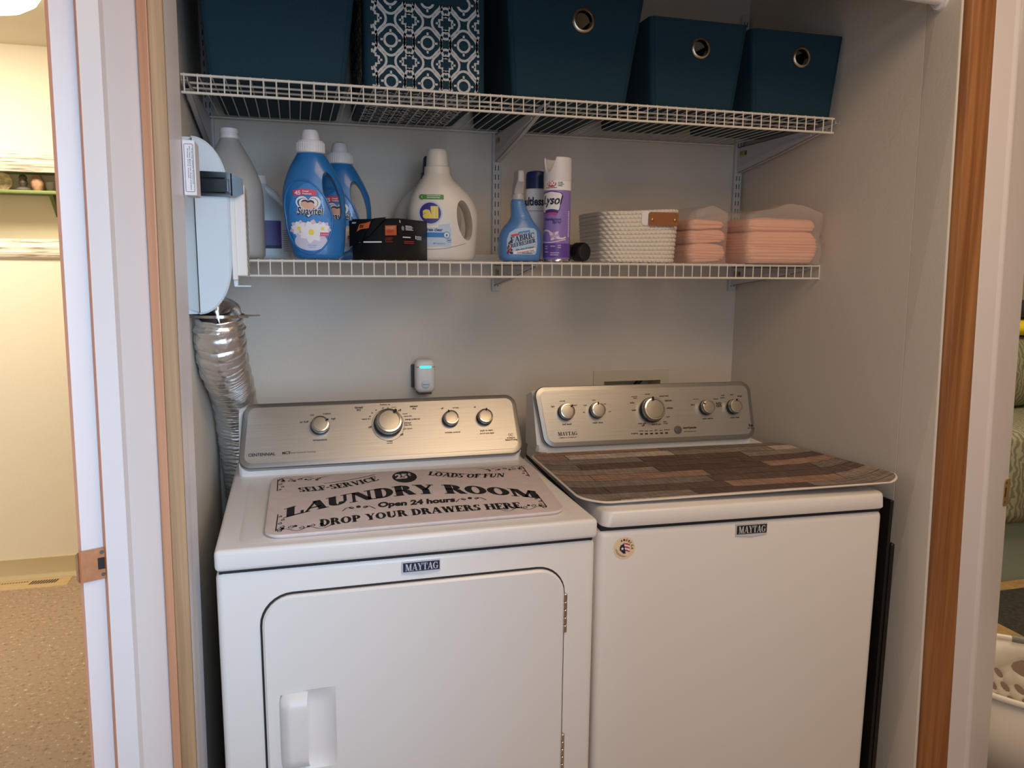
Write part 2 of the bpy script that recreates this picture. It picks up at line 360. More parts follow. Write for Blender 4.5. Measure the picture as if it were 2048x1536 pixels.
def ribbon2(path, wd, closed=False):
    p = []; f = []; n = len(path)
    for i in range(n):
        a = path[(i-1) % n] if closed or i else path[i]; b = path[(i+1) % n] if closed or i < n-1 else path[i]
        tx, ty = b[0]-a[0], b[1]-a[1]; l = hypot(tx, ty) or 1; nx, ny = -ty/l*wd/2, tx/l*wd/2
        p += [(path[i][0]+nx, path[i][1]+ny), (path[i][0]-nx, path[i][1]-ny)]
    for i in range(n if closed else n-1):
        j = (i+1) % n; f.append((2*i+1, 2*j+1, 2*j, 2*i))
    return p, f

_tc = {}
def text2(s, bold=0.0):
    """outline of a line of sans text, cap height about .7"""
    k = (s, bold)
    if k in _tc: return _tc[k]
    cu = bpy.data.curves.new('t', 'FONT'); cu.body = s; cu.size = 1; cu.resolution_u = 3; cu.offset = bold
    o = bpy.data.objects.new('t', cu); C.objects.link(o)
    dg = bpy.context.evaluated_depsgraph_get(); me = bpy.data.meshes.new_from_object(o.evaluated_get(dg))
    r = ([(v.co.x, v.co.y) for v in me.vertices], [list(p.vertices) for p in me.polygons])
    bpy.data.objects.remove(o); bpy.data.curves.remove(cu); bpy.data.meshes.remove(me)
    _tc[k] = r; return r
def fit(d, x0, y0, width=None, height=None, shear=0, center=False):
    xs = [p[0] for p in d[0]]; ys = [p[1] for p in d[0]]; a0, a1, b0, b1 = min(xs), max(xs), min(ys), max(ys)
    if width and height: sx, sy = width/(a1-a0), height/(b1-b0)
    elif width: sx = sy = width/(a1-a0)
    else: sx = sy = height/(b1-b0)
    off = -(a1-a0)*sx/2 if center else 0
    return [(x0+off+(p[0]-a0)*sx+shear*(p[1]-b0)*sy, y0+(p[1]-b0)*sy) for p in d[0]], d[1]

# slab-serif capitals made of bars, arcs and serifs (cap height 1)
T, H_ = .2, .075
GL = {
 'A': (.86, [('d', .06, 0, .40, 1, .08), ('d', .58, 0, .34, 1, .2), ('h', .2, .62, .28), ('s', 0, .26, 0), ('s', .5, .92, 0)]),
 'B': (.74, [('v', .1, T), ('h', .1, .42, .93), ('h', .1, .42, .5), ('h', .1, .42, 0), ('a', .40, .75, .24, .25, -90, 90), ('a', .42, .27, .29, .27, -90, 90), ('s', 0, .3, 0), ('s', 0, .3, .94)]),
 'C': (.76, [('a', .42, .5, .4, .5, 50, 310), ('v2', .68, .64, .98, .07), ('v2', .70, .05, .3, .05)]),
 'D': (.82, [('v', .1, T), ('h', .1, .4, .93), ('h', .1, .4, 0), ('a', .38, .5, .42, .5, -90, 90), ('s', 0, .3, 0), ('s', 0, .3, .94)]),
 'E': (.7, [('v', .1, T), ('h', .1, .62, .93), ('h', .1, .45, .47), ('h', .1, .64, 0), ('v2', .58, .72, 1, .07), ('v2', .6, 0, .28, .07), ('v2', .43, .36, .62, .06), ('s', 0, .3, 0), ('s', 0, .3, .94)]),
 'F': (.68, [('v', .1, T), ('h', .1, .62, .93), ('h', .1, .45, .47), ('v2', .58, .7, 1, .07), ('v2', .43, .36, .62, .06), ('s', 0, .42, 0), ('s', 0, .3, .94)]),
 'G': (.84, [('a', .43, .5, .41, .5, 50, 330), ('v2', .66, .64, .98, .07), ('v2', .58, .06, .42, T), ('s', .48, .86, .4)]),
 'H': (.92, [('v', .1, T), ('v', .6, T), ('h', .2, .7, .47), ('s', 0, .4, 0), ('s', 0, .4, .94), ('s', .5, .9, 0), ('s', .5, .9, .94)]),
 'I': (.42, [('v', .1, T), ('s', 0, .4, 0), ('s', 0, .4, .94)]),
 'L': (.68, [('v', .1, T), ('h', .1, .62, 0), ('v2', .58, 0, .34, .08), ('s', 0, .3, 0), ('s', 0, .42, .94)]),
 'M': (1.08, [('v2', .1, 0, 1, .09), ('d', .42, 0, .12, 1, .2), ('d', .46, 0, .76, 1, .08), ('v2', .74, 0, 1, T), ('s', 0, .28, 0), ('s', .64, 1.04, 0), ('s', 0, .24, .94), ('s', .8, 1.04, .94)]),
 'N': (.92, [('v2', .12, 0, 1, .09), ('d', .62, 0, .1, 1, .2), ('v2', .7, 0, 1, .09), ('s', 0, .3, 0), ('s', 0, .24, .94), ('s', .58, .9, .94)]),
 'O': (.88, [('a', .43, .5, .41, .5, 0, 360)]),
 'P': (.74, [('v', .1, T), ('h', .1, .42, .93), ('h', .1, .42, .42), ('a', .4, .71, .3, .29, -90, 90), ('s', 0, .42, 0), ('s', 0, .3, .94)]),
 'R': (.84, [('v', .1, T), ('h', .1, .42, .93), ('h', .1, .42, .46), ('a', .4, .73, .28, .27, -90, 90), ('d', .58, 0, .36, .5, .2), ('s', 0, .4, 0), ('s', 0, .3, .94), ('s', .6, .86, 0)]),
 'S': (.64, [('a', .31, .745, .24, .255, 40, 270), ('a', .31, .265, .27, .265, -140, 90), ('v2', .5, .7, 1, .06), ('v2', .04, 0, .3, .06)]),
 'T': (.76, [('v', .27, T), ('h', .02, .72, .93), ('v2', 0, .68, 1, .07), ('v2', .67, .68, 1, .07), ('s', .17, .57, 0)]),
 'U': (.88, [('v2', .1, .3, 1, T), ('v2', .64, .3, 1, .09), ('a', .415, .32, .315, .32, 180, 360), ('s', 0, .38, .94), ('s', .54, .84, .94)]),
 'V': (.86, [('d', .36, 0, .1, 1, .2), ('d', .42, 0, .7, 1, .08), ('s', 0, .38, .94), ('s', .56, .86, .94)]),
 'W': (1.2, [('d', .32, 0, .1, 1, .2), ('d', .36, 0, .55, 1, .08), ('d', .74, 0, .5, 1, .2), ('d', .8, 0, 1.02, 1, .08), ('s', 0, .38, .94), ('s', .88, 1.18, .94)]),
 'Y': (.84, [('d', .32, .42, .08, 1, .2), ('d', .4, .42, .66, 1, .08), ('v2', .32, 0, .5, T), ('s', 0, .36, .94), ('s', .54, .82, .94), ('s', .22, .62, 0)]),
 'K': (.9, [('v', .1, T), ('d', .24, .4, .62, 1, .09), ('d', .6, 0, .32, .6, .2), ('s', 0, .4, 0), ('s', 0, .4, .94), ('s', .56, .9, 0), ('s', .5, .82, .94)]),
 '-': (.4, [('h', .06, .34, .4), ('h', .06, .34, .45)]), ' ': (.34, []),
}
def serif2(s, mp, height, spacing=1.0, bold=1.0, T=T, H_=H_):
    """returns 2-D points/faces with each point passed through mp(a, b): a in cap heights from the left"""
    pts = []; fs = []; x = 0
    def quad(q):
        o = len(pts); pts.extend(mp(a, b) for a, b in q); fs.append((o, o+1, o+2, o+3))
    for ch in s:
        wd, pr = GL[ch]
        for p in pr:
            if p[0] == 'v': p = ('v2', p[1], 0, 1, p[2])
            if p[0] == 'v2':
                _, a, b0, b1, t = p; t = t+(T-.2)*(1 if t > .15 else .4)
                for k in range(3):
                    c0, c1 = b0+(b1-b0)*k/3, b0+(b1-b0)*(k+1)/3; quad([(x+a, c0), (x+a+t, c0), (x+a+t, c1), (x+a, c1)])
            elif p[0] == 'h':
                _, a0, a1, b = p
                for k in range(3): c0, c1 = a0+(a1-a0)*k/3, a0+(a1-a0)*(k+1)/3; quad([(x+c0, b), (x+c1, b), (x+c1, b+H_), (x+c0, b+H_)])
            elif p[0] == 's':
                _, a0, a1, b = p; quad([(x+a0, b), (x+a1, b), (x+a1, b+.06), (x+a0, b+.06)])
            elif p[0] == 'd':
                _, a0, b0, a1, b1, t = p; t = t+(T-.2)*(1 if t > .15 else .4)
                for k in range(3):
                    u, v = k/3, (k+1)/3; quad([(x+a0+(a1-a0)*u, b0+(b1-b0)*u), (x+a0+(a1-a0)*u+t, b0+(b1-b0)*u), (x+a0+(a1-a0)*v+t, b0+(b1-b0)*v), (x+a0+(a1-a0)*v, b0+(b1-b0)*v)])
            elif p[0] == 'a':
                _, cx, cy, rx, ry, g0, g1 = p; n = max(6, int(abs(g1-g0)/18)); prev = None
                for k in range(n+1):
                    t = radians(g0+(g1-g0)*k/n); o_ = (x+cx+rx*cos(t), cy+ry*sin(t)); i_ = (x+cx+(rx-T)*cos(t), cy+(ry-H_)*sin(t))
                    if prev: quad([prev[1], prev[0], o_, i_])
                    prev = (o_, i_)
        x += wd*spacing
    return (pts, fs), x
def slen(s, spacing=1.0): return sum(GL[c][0] for c in s)*spacing
def serif_line(s, x0, x1, y0, h, spacing=1.0, shear=0):
    n = slen(s, spacing); k = (x1-x0)/n
    return serif2(s, lambda a, b: (x0+a*k+shear*b*h, y0+b*h), h, spacing)[0]

class Loft:
    """bottle-like body: rings (z, cx, rx, cy, ry, exponent)"""
    def __init__(s, rings): s.r = sorted(rings)
    def at(s, z):
        r = s.r
        if z <= r[0][0]: return r[0][1:]
        if z >= r[-1][0]: return r[-1][1:]
        i = max(k for k in range(len(r)) if r[k][0] <= z); i = min(i, len(r)-2)
        p0, p1, p2, p3 = r[max(i-1, 0)], r[i], r[i+1], r[min(i+2, len(r)-1)]; t = (z-p1[0])/(p2[0]-p1[0]); out = []
        for k in range(1, 6):
            m1 = (p2[k]-p0[k])/(p2[0]-p0[0])*(p2[0]-p1[0]) if p2[0] > p0[0] else 0; m2 = (p3[k]-p1[k])/(p3[0]-p1[0])*(p2[0]-p1[0]) if p3[0] > p1[0] else 0
            a, b = p1[k], p2[k]
            if (b-a)*m1 <= 0: m1 = 0
            if (b-a)*m2 <= 0: m2 = 0
            out.append((2*t**3-3*t*t+1)*a+(t**3-2*t*t+t)*m1+(-2*t**3+3*t*t)*b+(t**3-t*t)*m2)
        return out
    def ring(s, z, n=40):
        cx, rx, cy, ry, e = s.at(z); o = []
        for k in range(n):
            t = 2*pi*k/n; o.append((cx+rx*math.copysign(abs(cos(t))**(2/e), cos(t)), cy+ry*math.copysign(abs(sin(t))**(2/e), sin(t)), z))
        return o
    def mesh(s, mb, nz=36, n=40, mi=0, capb=True):
        z0, z1 = s.r[0][0], s.r[-1][0]; return mb.loft([s.ring(z0+(z1-z0)*i/nz, n) for i in range(nz+1)], mi, True, capb)
    def front(s, off=.0006):
        def f(a, z):
            cx, rx, cy, ry, e = s.at(z); d = min(.999, abs(a-cx)/rx); return (a, cy-ry*(1-d**e)**(1/e)-off, z)
        return f

def thing(name, label, cat, loc=(0, 0, 0), rotz=0, group=None):
    o = bpy.data.objects.new(name, None); C.objects.link(o); o.location = loc; o.rotation_euler = (0, 0, rotz); o.empty_display_size = .05
    return tag(o, label, cat, group)
def tag(o, label, cat, group=None):
    o['label'] = label; o['category'] = cat
    if group: o['group'] = group
    return o
def struct(o): o['kind'] = 'structure'; return o

# ------------------------------------------------------------------ structure
XL, XR, ZC = -.14, 1.4496, 2.44
def wall_back():
    b = MB(); outer = [(-.26, 0), (1.62, 0), (1.62, ZC), (-.26, ZC)]
    hole = [(1.0, .93), (1.0, 1.083), (1.194, 1.083), (1.194, .93)]
    b.plate(outer, [hole], lambda a, c, n: (a, n, c), .10)
    struct(b.build('wall_back', M_WALL, smooth=0))
wall_back()
struct(MB().box((-.26, -.735, 0), (XL, -.001, ZC)).build('wall_left', M_WALL, smooth=0))
struct(MB().box((-3.2, -3.8, -.05), (1.60, 1.75, 0)).build('floor', M_FLOORL, smooth=0))
struct(MB().box((1.60, -3.8, -.05), (5.2, 3.2, 0)).build('floor_bedroom', M_CARPET, smooth=0))
struct(MB().box((-.26, -3.8, ZC), (5.2, 3.2, ZC+.05)).build('ceiling', M_CEIL, smooth=0))
struct(MB().box((-3.2, -3.8, 2.335), (-.262, 1.75, 2.39)).build('ceiling_bathroom', M_CEIL, smooth=0))
struct(MB().box((-3.2, 1.61, 0), (-.262, 1.70, 2.335)).build('wall_bathroom', M_WALLWARM, smooth=0))
struct(MB().box((-3.25, -3.8, 0), (-3.2, 1.75, 2.335)).build('wall_far_left', M_WALLWARM, smooth=0))
struct(MB().box((5.2, -3.8, 0), (5.25, 3.2, ZC)).build('wall_far_right', M_WALLWARM, smooth=0))
struct(MB().box((1.62, 2.6, 0), (5.2, 2.7, ZC)).build('wall_bedroom', M_WALLWARM, smooth=0))
struct(MB().box((-2.4, .17, 0), (-.98, .26, 2.335)).build('wall_bathroom_near', M_WALLWARM, smooth=0))
struct(MB().box((-.155, -.856, 2.06), (1.60, -.742, ZC-.001)).build('wall_front', M_WALL, smooth=0))
# hall wall behind the camera with a window opening
b = MB(); b.plate([(-3.2, 0), (5.2, 0), (5.2, ZC), (-3.2, ZC)], [[(-.25, .70), (-.25, 2.20), (.85, 2.20), (.85, .70)]], lambda a, c, n: (a, -2.77-n, c), .08)
struct(b.build('wall_hall', M_WALL, smooth=0))
b = MB(); b.plate([(-.31, .64), (.91, .64), (.91, 2.26), (-.31, 2.26)], [[(-.25, .70), (-.25, 2.20), (.85, 2.20), (.85, .70)]], lambda a, c, n: (a, -2.765-n, c), .03)
struct(b.build('window_1', M_TRIMW, smooth=0))
# baseboard of the bathroom: flat vinyl with a cove toe
b = MB(); prof = [(1.61, 0), (1.588, 0), (1.590, .006), (1.600, .016), (1.603, .024), (1.603, .096), (1.605, .099), (1.61, .099)]
b.loft([[(-3.2, y, z) for y, z in prof], [(-.262, y, z) for y, z in prof]]); struct(b.build('baseboard_bathroom', M_BASE, smooth=30))
LN = dict(A=(-.975, -.2682, .0136), B=(-.957, -.2693, .0142), Cc=(-.945, -.2430, .0161), D=(-.957, -.2355, .0148), E=(-.940, -.2048, .0121), F=(-.925, -.2006, .0114),
          G=(-.865, -.1634, .0102), H=(-.872, -.1506, .0120), I=(-.860, -.1251, .0099), J=(-.800, -.1275, .0128), K=(-.740, -.1234, .0117),
          fold=(-.740, 1.4810, -.0205), wl=(-.860, 1.4929, -.0367), wr=(-.860, 1.5740, -.0421), cs=(-.865, 1.6256, -.0416), ce=(-.860, 1.6578, -.0460), je=(-.830, 1.7370, -.0409))
def X_(k, z): return LN[k][1]+LN[k][2]*z  # x shifts with height so upright edges follow the lens distortion
def slab(name, m, plan, mis=None, bev=.003, kind=True):
    """upright board: plan is a list of (line key or x, y, dx); leaned off vertical to follow lens distortion"""
    rings = []
    for z in (0, .6, 1.2, 1.8, ZC):
        rings.append([((X_(p[0], z) if isinstance(p[0], str) else p[0])+(p[2] if len(p) > 2 else 0), p[1], z) for p in plan])
    o = MB().loft(rings).build(name, m, smooth=0)
    if bev:
        md = o.modifiers.new('bevel', 'BEVEL'); md.width = bev; md.segments = 2; md.limit_method = 'ANGLE'; md.angle_limit = radians(25)
    return struct(o)
slab('wall_right', M_WALL, [(XR, -.0005), ('fold', -.735), (1.60, -.735), (1.60, -.0005)], bev=0)
slab('door_1', M_TRIMW, [('B', -.957), ('Cc', -.945), ('D', -.956, -.0005), ('D', -.956), ('E', -.940), ('F', -.925), ('G', -.864), ('G', -.80), ('A', -.80, -.02), ('B', -.952, -.002)], bev=.0015)
slab('lamplit_jamb_edge', M_LAMPLIT, [('A', -.975), ('B', -.958), ('B', -.953, -.001), ('A', -.80, -.022), ('A', -.85, -.022)], bev=.001)  # added strip, coloured like the white jamb edge under the warm lamp
slab('lamplit_stop_edge', M_LAMPLIT, [('Cc', -.9455), ('D', -.9575), ('D', -.9555, .0005), ('Cc', -.944, .004)], bev=.0004)  # added strip, warm lamp light painted on the door stop's step
slab('trim_1', M_WOODL2, [('G', -.872), ('H', -.874), ('H', -.80), ('G', -.80)], bev=.002)
slab('trim_2', M_WOODL, [('H', -.872), ('I', -.862), ('I', -.80, -.012), ('H', -.80)], bev=.002)
slab('trim_3', M_TRIMW, [('I', -.860), ('J', -.800), ('K', -.740), (-.16, -.736), (-.16, -.80), ('I', -.80, -.012)], bev=.002)
slab('trim_4', M_WALLLIT, [('fold', -.734), ('wl', -.856, -.002), (1.62, -.85), (1.62, -.734)], bev=.004)
slab('trim_5', M_WOODR, [('wl', -.862), ('wl', -.874, .006), ('wl', -.878, .024), ('wl', -.874, .038), ('wl', -.877, .052), ('wr', -.878, -.010), ('wr', -.872, -.002), ('wr', -.858, 0), ('wl', -.857, 0)], bev=.002)
slab('door_2', M_TRIMW, [('wr', -.860), ('wr', -.866, .004), ('cs', -.868), ('cs', -.872, .010), ('ce', -.866), ('je', -.835), ('je', -.80), ('wr', -.80)], bev=.006)

# closet pole across the top front of the alcove
rod = thing('closet_rod', 'round white closet pole across the top of the alcove, ending in a wall flange', 'rod', (1.44, -.79, 2.012))
MB().tube([(0-1.62+.045, 0, .055), (-.55, 0, .018), (-.012, 0, .002)], .0175, 20).build('pole', M_ENAMEL2, rod)
MB().lathe([(.0, -.020), (.024, -.020), (.026, -.012), (.036, -.006), (.040, 0), (.040, .008)], n=28, axis='x').build('flange', M_ENAMEL2, rod)

# ------------------------------------------------------------------ dryer and washer
def console(root, xb, xt, yb, zb, yt, zt, yback, strip, name_face='control_panel'):
    """white housing with a sloped brushed steel fascia; returns the mapping (x, s, n)"""
    L_ = hypot(yt-yb, zt-zb); ey, ez = (yt-yb)/L_, (zt-zb)/L_
    def f(x, s, n): return (x, yb+s*ey-n*ez, zb+s*ez+n*ey)
    # housing
    b = MB(); prof = [(yb+.012, .9301), (yb+.010, zb-.006), (yb+.016, zb+.006), (yt+.014, zt-.012), (yt+.03, zt-.006), (yback, zt-.03), (yback, .9301)]
    def ring(x, k): return [(x, y+(k if i < 2 else 0), z-(k*.4 if i in (3, 4) else 0)) for i, (y, z) in enumerate(prof)]
    xa0, xb0 = min(xb[0], xt[0]), max(xb[1], xt[1])
    b.loft([ring(xa0+.002, .014), ring(xa0+.008, .005), ring(xa0+.022, 0), ring(xb0-.022, 0), ring(xb0-.008, .005), ring(xb0-.002, .014)])
    b.build('console_housing', M_ENAMEL2, root, smooth=30)
    def outline(ins, r):
        pts = []
        q = rrect(ins, ins, (xb[1]-xb[0])-ins, L_-ins+.006, r, 8)
        for a, s in q:
            t = s/L_; w0 = xb[0]+(xt[0]-xb[0])*t; w1 = xb[1]+(xt[1]-xb[1])*t
            pts.append((w0+(w1-w0)*a/(xb[1]-xb[0]), s))
        return pts
    b = MB(); o1, o2, o3 = outline(0, .030), outline(.002, .029), outline(.012, .020)
    b.loft([[f(x, s, -.012) for x, s in o1], [f(x, s, .004) for x, s in o1], [f(x, s, .0075) for x, s in o2], [f(x, s, .009) for x, s in o3]], 0, True, True)
    b.build('fascia_rim', M_STEELR, root, smooth=28)
    b = MB(); o4 = outline(.013, .019); b.plate(o4, [], lambda x, s, n: f(x, s, .0105-n), .004); face = b.build(name_face, M_STEEL, root, smooth=30)
    return lambda x, s, n: f(x, s, .0106+n), face
def knob(parent, f, x, s, r, ang, h=.024):
    """knob: skirt darkened as its base shadow, chrome ring, brushed cap, black pointer"""
    def lt(prof, m, name, par):
        b = MB(); n = 36; rings = [[f(x+rr*cos(2*pi*k/n), s+rr*sin(2*pi*k/n), hh) for k in range(n)] for rr, hh in prof]
        b.loft(rings); return b.build(name, m, par, smooth=40)
    k = lt([(r*1.0, 0), (r*1.0, h*.35), (r*.93, h*.6)], M_KNOBD, 'knob', parent)
    lt([(r*.95, h*.5), (r*.93, h*.8), (r*.86, h*.98), (r*.74, h*1.0), (r*.70, h*.9)], M_CHROME, 'knob_ring', k)
    lt([(r*.72, h*.86), (r*.70, h*.93), (r*.4, h*.95), (r*.02, h*.95)], M_KNOBF, 'knob_cap', k)
    a = radians(ang); q = []
    for u, v in rrect(r*.64, -r*.09, r*.95, r*.09, r*.05, 3): q.append(f(x+u*cos(a)-v*sin(a), s+u*sin(a)+v*cos(a), h*1.03))
    b = MB(); m = len(q); b.add(q, [tuple(range(m))]); b.build('pointer_mark', M_BLACK, k, smooth=0)
    return k
def say(b, f, s, x, y, h, mi=0, center=True, bold=.02, shear=0, off=.0004, width=None):
    d = fit(text2(s, bold), x, y, height=None if width else h*(1.0), width=width, shear=shear, center=center) if s.strip() else ([], [])
    b.flat(d, lambda a, c: f(a, c, off), mi)
def badge(parent, x0, z0, x1, z1, y, name='badge', field=None):
    b = MB(); w_ = x1-x0; h = z1-z0
    o = [(x0, z0+.003), (x0+w_*.5, z0-.001), (x1, z0+.003), (x1, z1), (x0, z1)]
    b.plate(o, [], lambda a, c, n: (a, y-.003+n, c), .003); bd = b.build(name, M_SILVER, parent, smooth=0)
    b = MB(); b.plate([(x0+.002, z0+.006), (x1-.002, z0+.006), (x1-.002, z1-.002), (x0+.002, z1-.002)], [], lambda a, c, n: (a, y-.0036+n, c), .0006); b.build('badge_field', field or M_NAVY, bd, smooth=0)
    b = MB(); b.flat(serif_line('MAYTAG', x0+.006, x1-.005, z0+.008, (h-.012), .98), lambda a, c: (a, y-.004, c)); b.build('lettering', M_SILVER, bd, smooth=0)
    return bd

def make_dryer():
    t = thing('dryer', 'white front loading clothes dryer with the lettered cream mat on its top', 'dryer', (-.078, -.8293, 0), .0071)
    W_ = .737
    b = MB(); b.box((.0, .012, .03), (W_, .68, .884), bev=.012, seg=3); b.build('cabinet', M_ENAMEL, t)
    MB().box((.01, .03, .0), (W_-.01, .66, .05)).build('plinth', M_GAP, t, smooth=0)
    MB().box((.006, .016, .880), (W_-.006, .68, .892)).build('top_seam', M_GAP, t, smooth=0)
    # worktop with a very shallow raised panel
    b = MB(); b.box((0, 0, .889), (W_, .68, .930), bev=.009, seg=4)
    b.loft([[(x, y, .9301) for x, y in rrect(.040, .022, .700, .475, .03)], [(x, y, .9312) for x, y in rrect(.046, .028, .694, .469, .026)]]); b.build('worktop', M_ENAMEL, t)
    f, face = console(t, (.013, .723), (.028, .722), .49, .95, .575, 1.088, .64, None)
    for x, s, r, a in ((.208, .099, .0235, 28), (.376, .097, .036, 55), (.537, .101, .0215, 110), (.628, .101, .0215, 78)): knob(t, f, x, s, r, a, .03 if r > .03 else .022)
    b = MB()
    b.flat(ribbon2([(.376+.041*cos(radians(q)), .095+.043*sin(radians(q))) for q in range(-125, 236, 8)], .0008), lambda a, c: f(a, c, .0003))
    say(b, f, 'CENTENNIAL', .038, .030, .0075, center=False, bold=.025, width=.062)
    say(b, f, 'MCT', .116, .031, .007, center=False, bold=.03); say(b, f, 'Maytag Commercial Technology', .133, .0315, .005, center=False, bold=0, width=.062)
    say(b, f, 'temperature', .206, .060, .0065, bold=.02, width=.034)
    for s_, x, y, wd in (('low', .190, .128, .009), ('medium', .226, .130, .019), ('high', .241, .114, .011), ('air fluff', .170, .110, .021),
                         ('timed', .305, .142, .020), ('dry', .305, .134, .011), ('sensor', .446, .140, .021), ('dry', .446, .132, .010),
                         ('freshen up', .372, .147, .026), ('off', .408, .130, .009), ('off', .330, .088, .009), ('off', .408, .064, .009),
                         ('heavy dry', .322, .110, .022), ('60', .332, .118, .005), ('50', .338, .127, .005), ('40', .348, .134, .005), ('30', .366, .139, .005), ('20', .378, .139, .005), ('cool down', .394, .141, .014),
                         ('more', .421, .121, .012), ('more dry', .428, .113, .021), ('energy preferred', .439, .104, .038), ('delicate', .426, .096, .017), ('less dry', .427, .089, .018), ('cool down', .424, .080, .024), ('wrinkle', .376, .049, .015), ('control', .376, .044, .014),
                         ('off', .519, .131, .007), ('no heat', .555, .132, .016), ('wrinkle control', .539, .064, .040), ('off', .606, .131, .006), ('push to start', .630, .063, .034), ('end of cycle signal', .630, .056, .038), ('SensorDrying', .693, .034, .033), ('moisture', .693, .041, .022)):
        say(b, f, s_, x, y, .006, width=wd, bold=.03 if s_ in ('off', 'timed', 'dry', 'sensor', 'energy preferred', 'SensorDrying') else .022)
    b.flat(ribbon2([(.693+.006*cos(q*.4), .051+.004*sin(q*.8)) for q in range(16)], .001), lambda a, c: f(a, c, .0003))
    b.build('printed_lettering', M_BLACK, face, smooth=0)
    badge(t, .337, .847, .412, .873, .012)
    # door: groove, panel with a scooped recess, handle, hinges
    b = MB(); b.plate(rrect(.0735, .095, .671, .8355, .060, 8), [rrect(.10, .12, .645, .81, .04, 6)], lambda a, c, n: (a, .0105+n, c), .003); b.build('door_groove', M_GAP, t, smooth=0)
    b = MB(); hole = [(.146, .478), (.146, .642), (.206, .642), (.206, .478)]
    o = rrect(.0775, .10, .6675, .8315, .056, 8); i_ = rrect(.0815, .104, .6635, .8275, .052, 8)
    b.plate(i_, [hole], lambda a, c, n: (a, .001+n, c), .012)
    k = len(o); b.add([(a, .005, c) for a, c in o]+[(a, .001, c) for a, c in i_]+[(a, .012, c) for a, c in o], [(j, (j+1) % k, k+(j+1) % k, k+j) for j in range(k)]+[(2*k+j, 2*k+(j+1) % k, (j+1) % k, j) for j in range(k)])
    def rec(u, v):
        e = min(1, 6*min(v, 1-v))**.7; d = (sin(pi*min(1, (1-u)*1.02))**.8 if u > .5 else 1)*e if u > 0 else e
        if u >= 1: d = 0
        return (.146+.06*u, .001+.0095*d, .478+.164*v)
    b.grid(rec, 16, 20); dr = b.build('door', M_ENAMEL, t)
    b = MB(); ns = 14
    rings = []
    for j in range(13):
        v = j/12; z = .484+.154*v; e = sqrt(max(0, 1-(abs(2*v-1))**7))
        rings.append([(.102+.050*u+.003*(1-e), .001-.016*e*min(1, (u*3.2)**.6), z) for u in [q/ns for q in range(ns+1)]]+[(.152, .004, z), (.102, .004, z)])
    b.loft(rings); b.build('door_handle', M_ENAMEL, dr, smooth=40)
    for z0, z1 in ((.690, .775), (.378, .463)):
        b = MB(); n = 5
        for q in range(n):
            a0 = z0+(z1-z0)*q/n+.0006; a1 = z0+(z1-z0)*(q+1)/n-.0006; b.lathe([(.0035, a0), (.0045, a0+.001), (.0045, a1-.001), (.0035, a1)], (.6705, .0055, 0), 14)
        b.build('hinge', M_CHROME, t)
    return t
make_dryer()

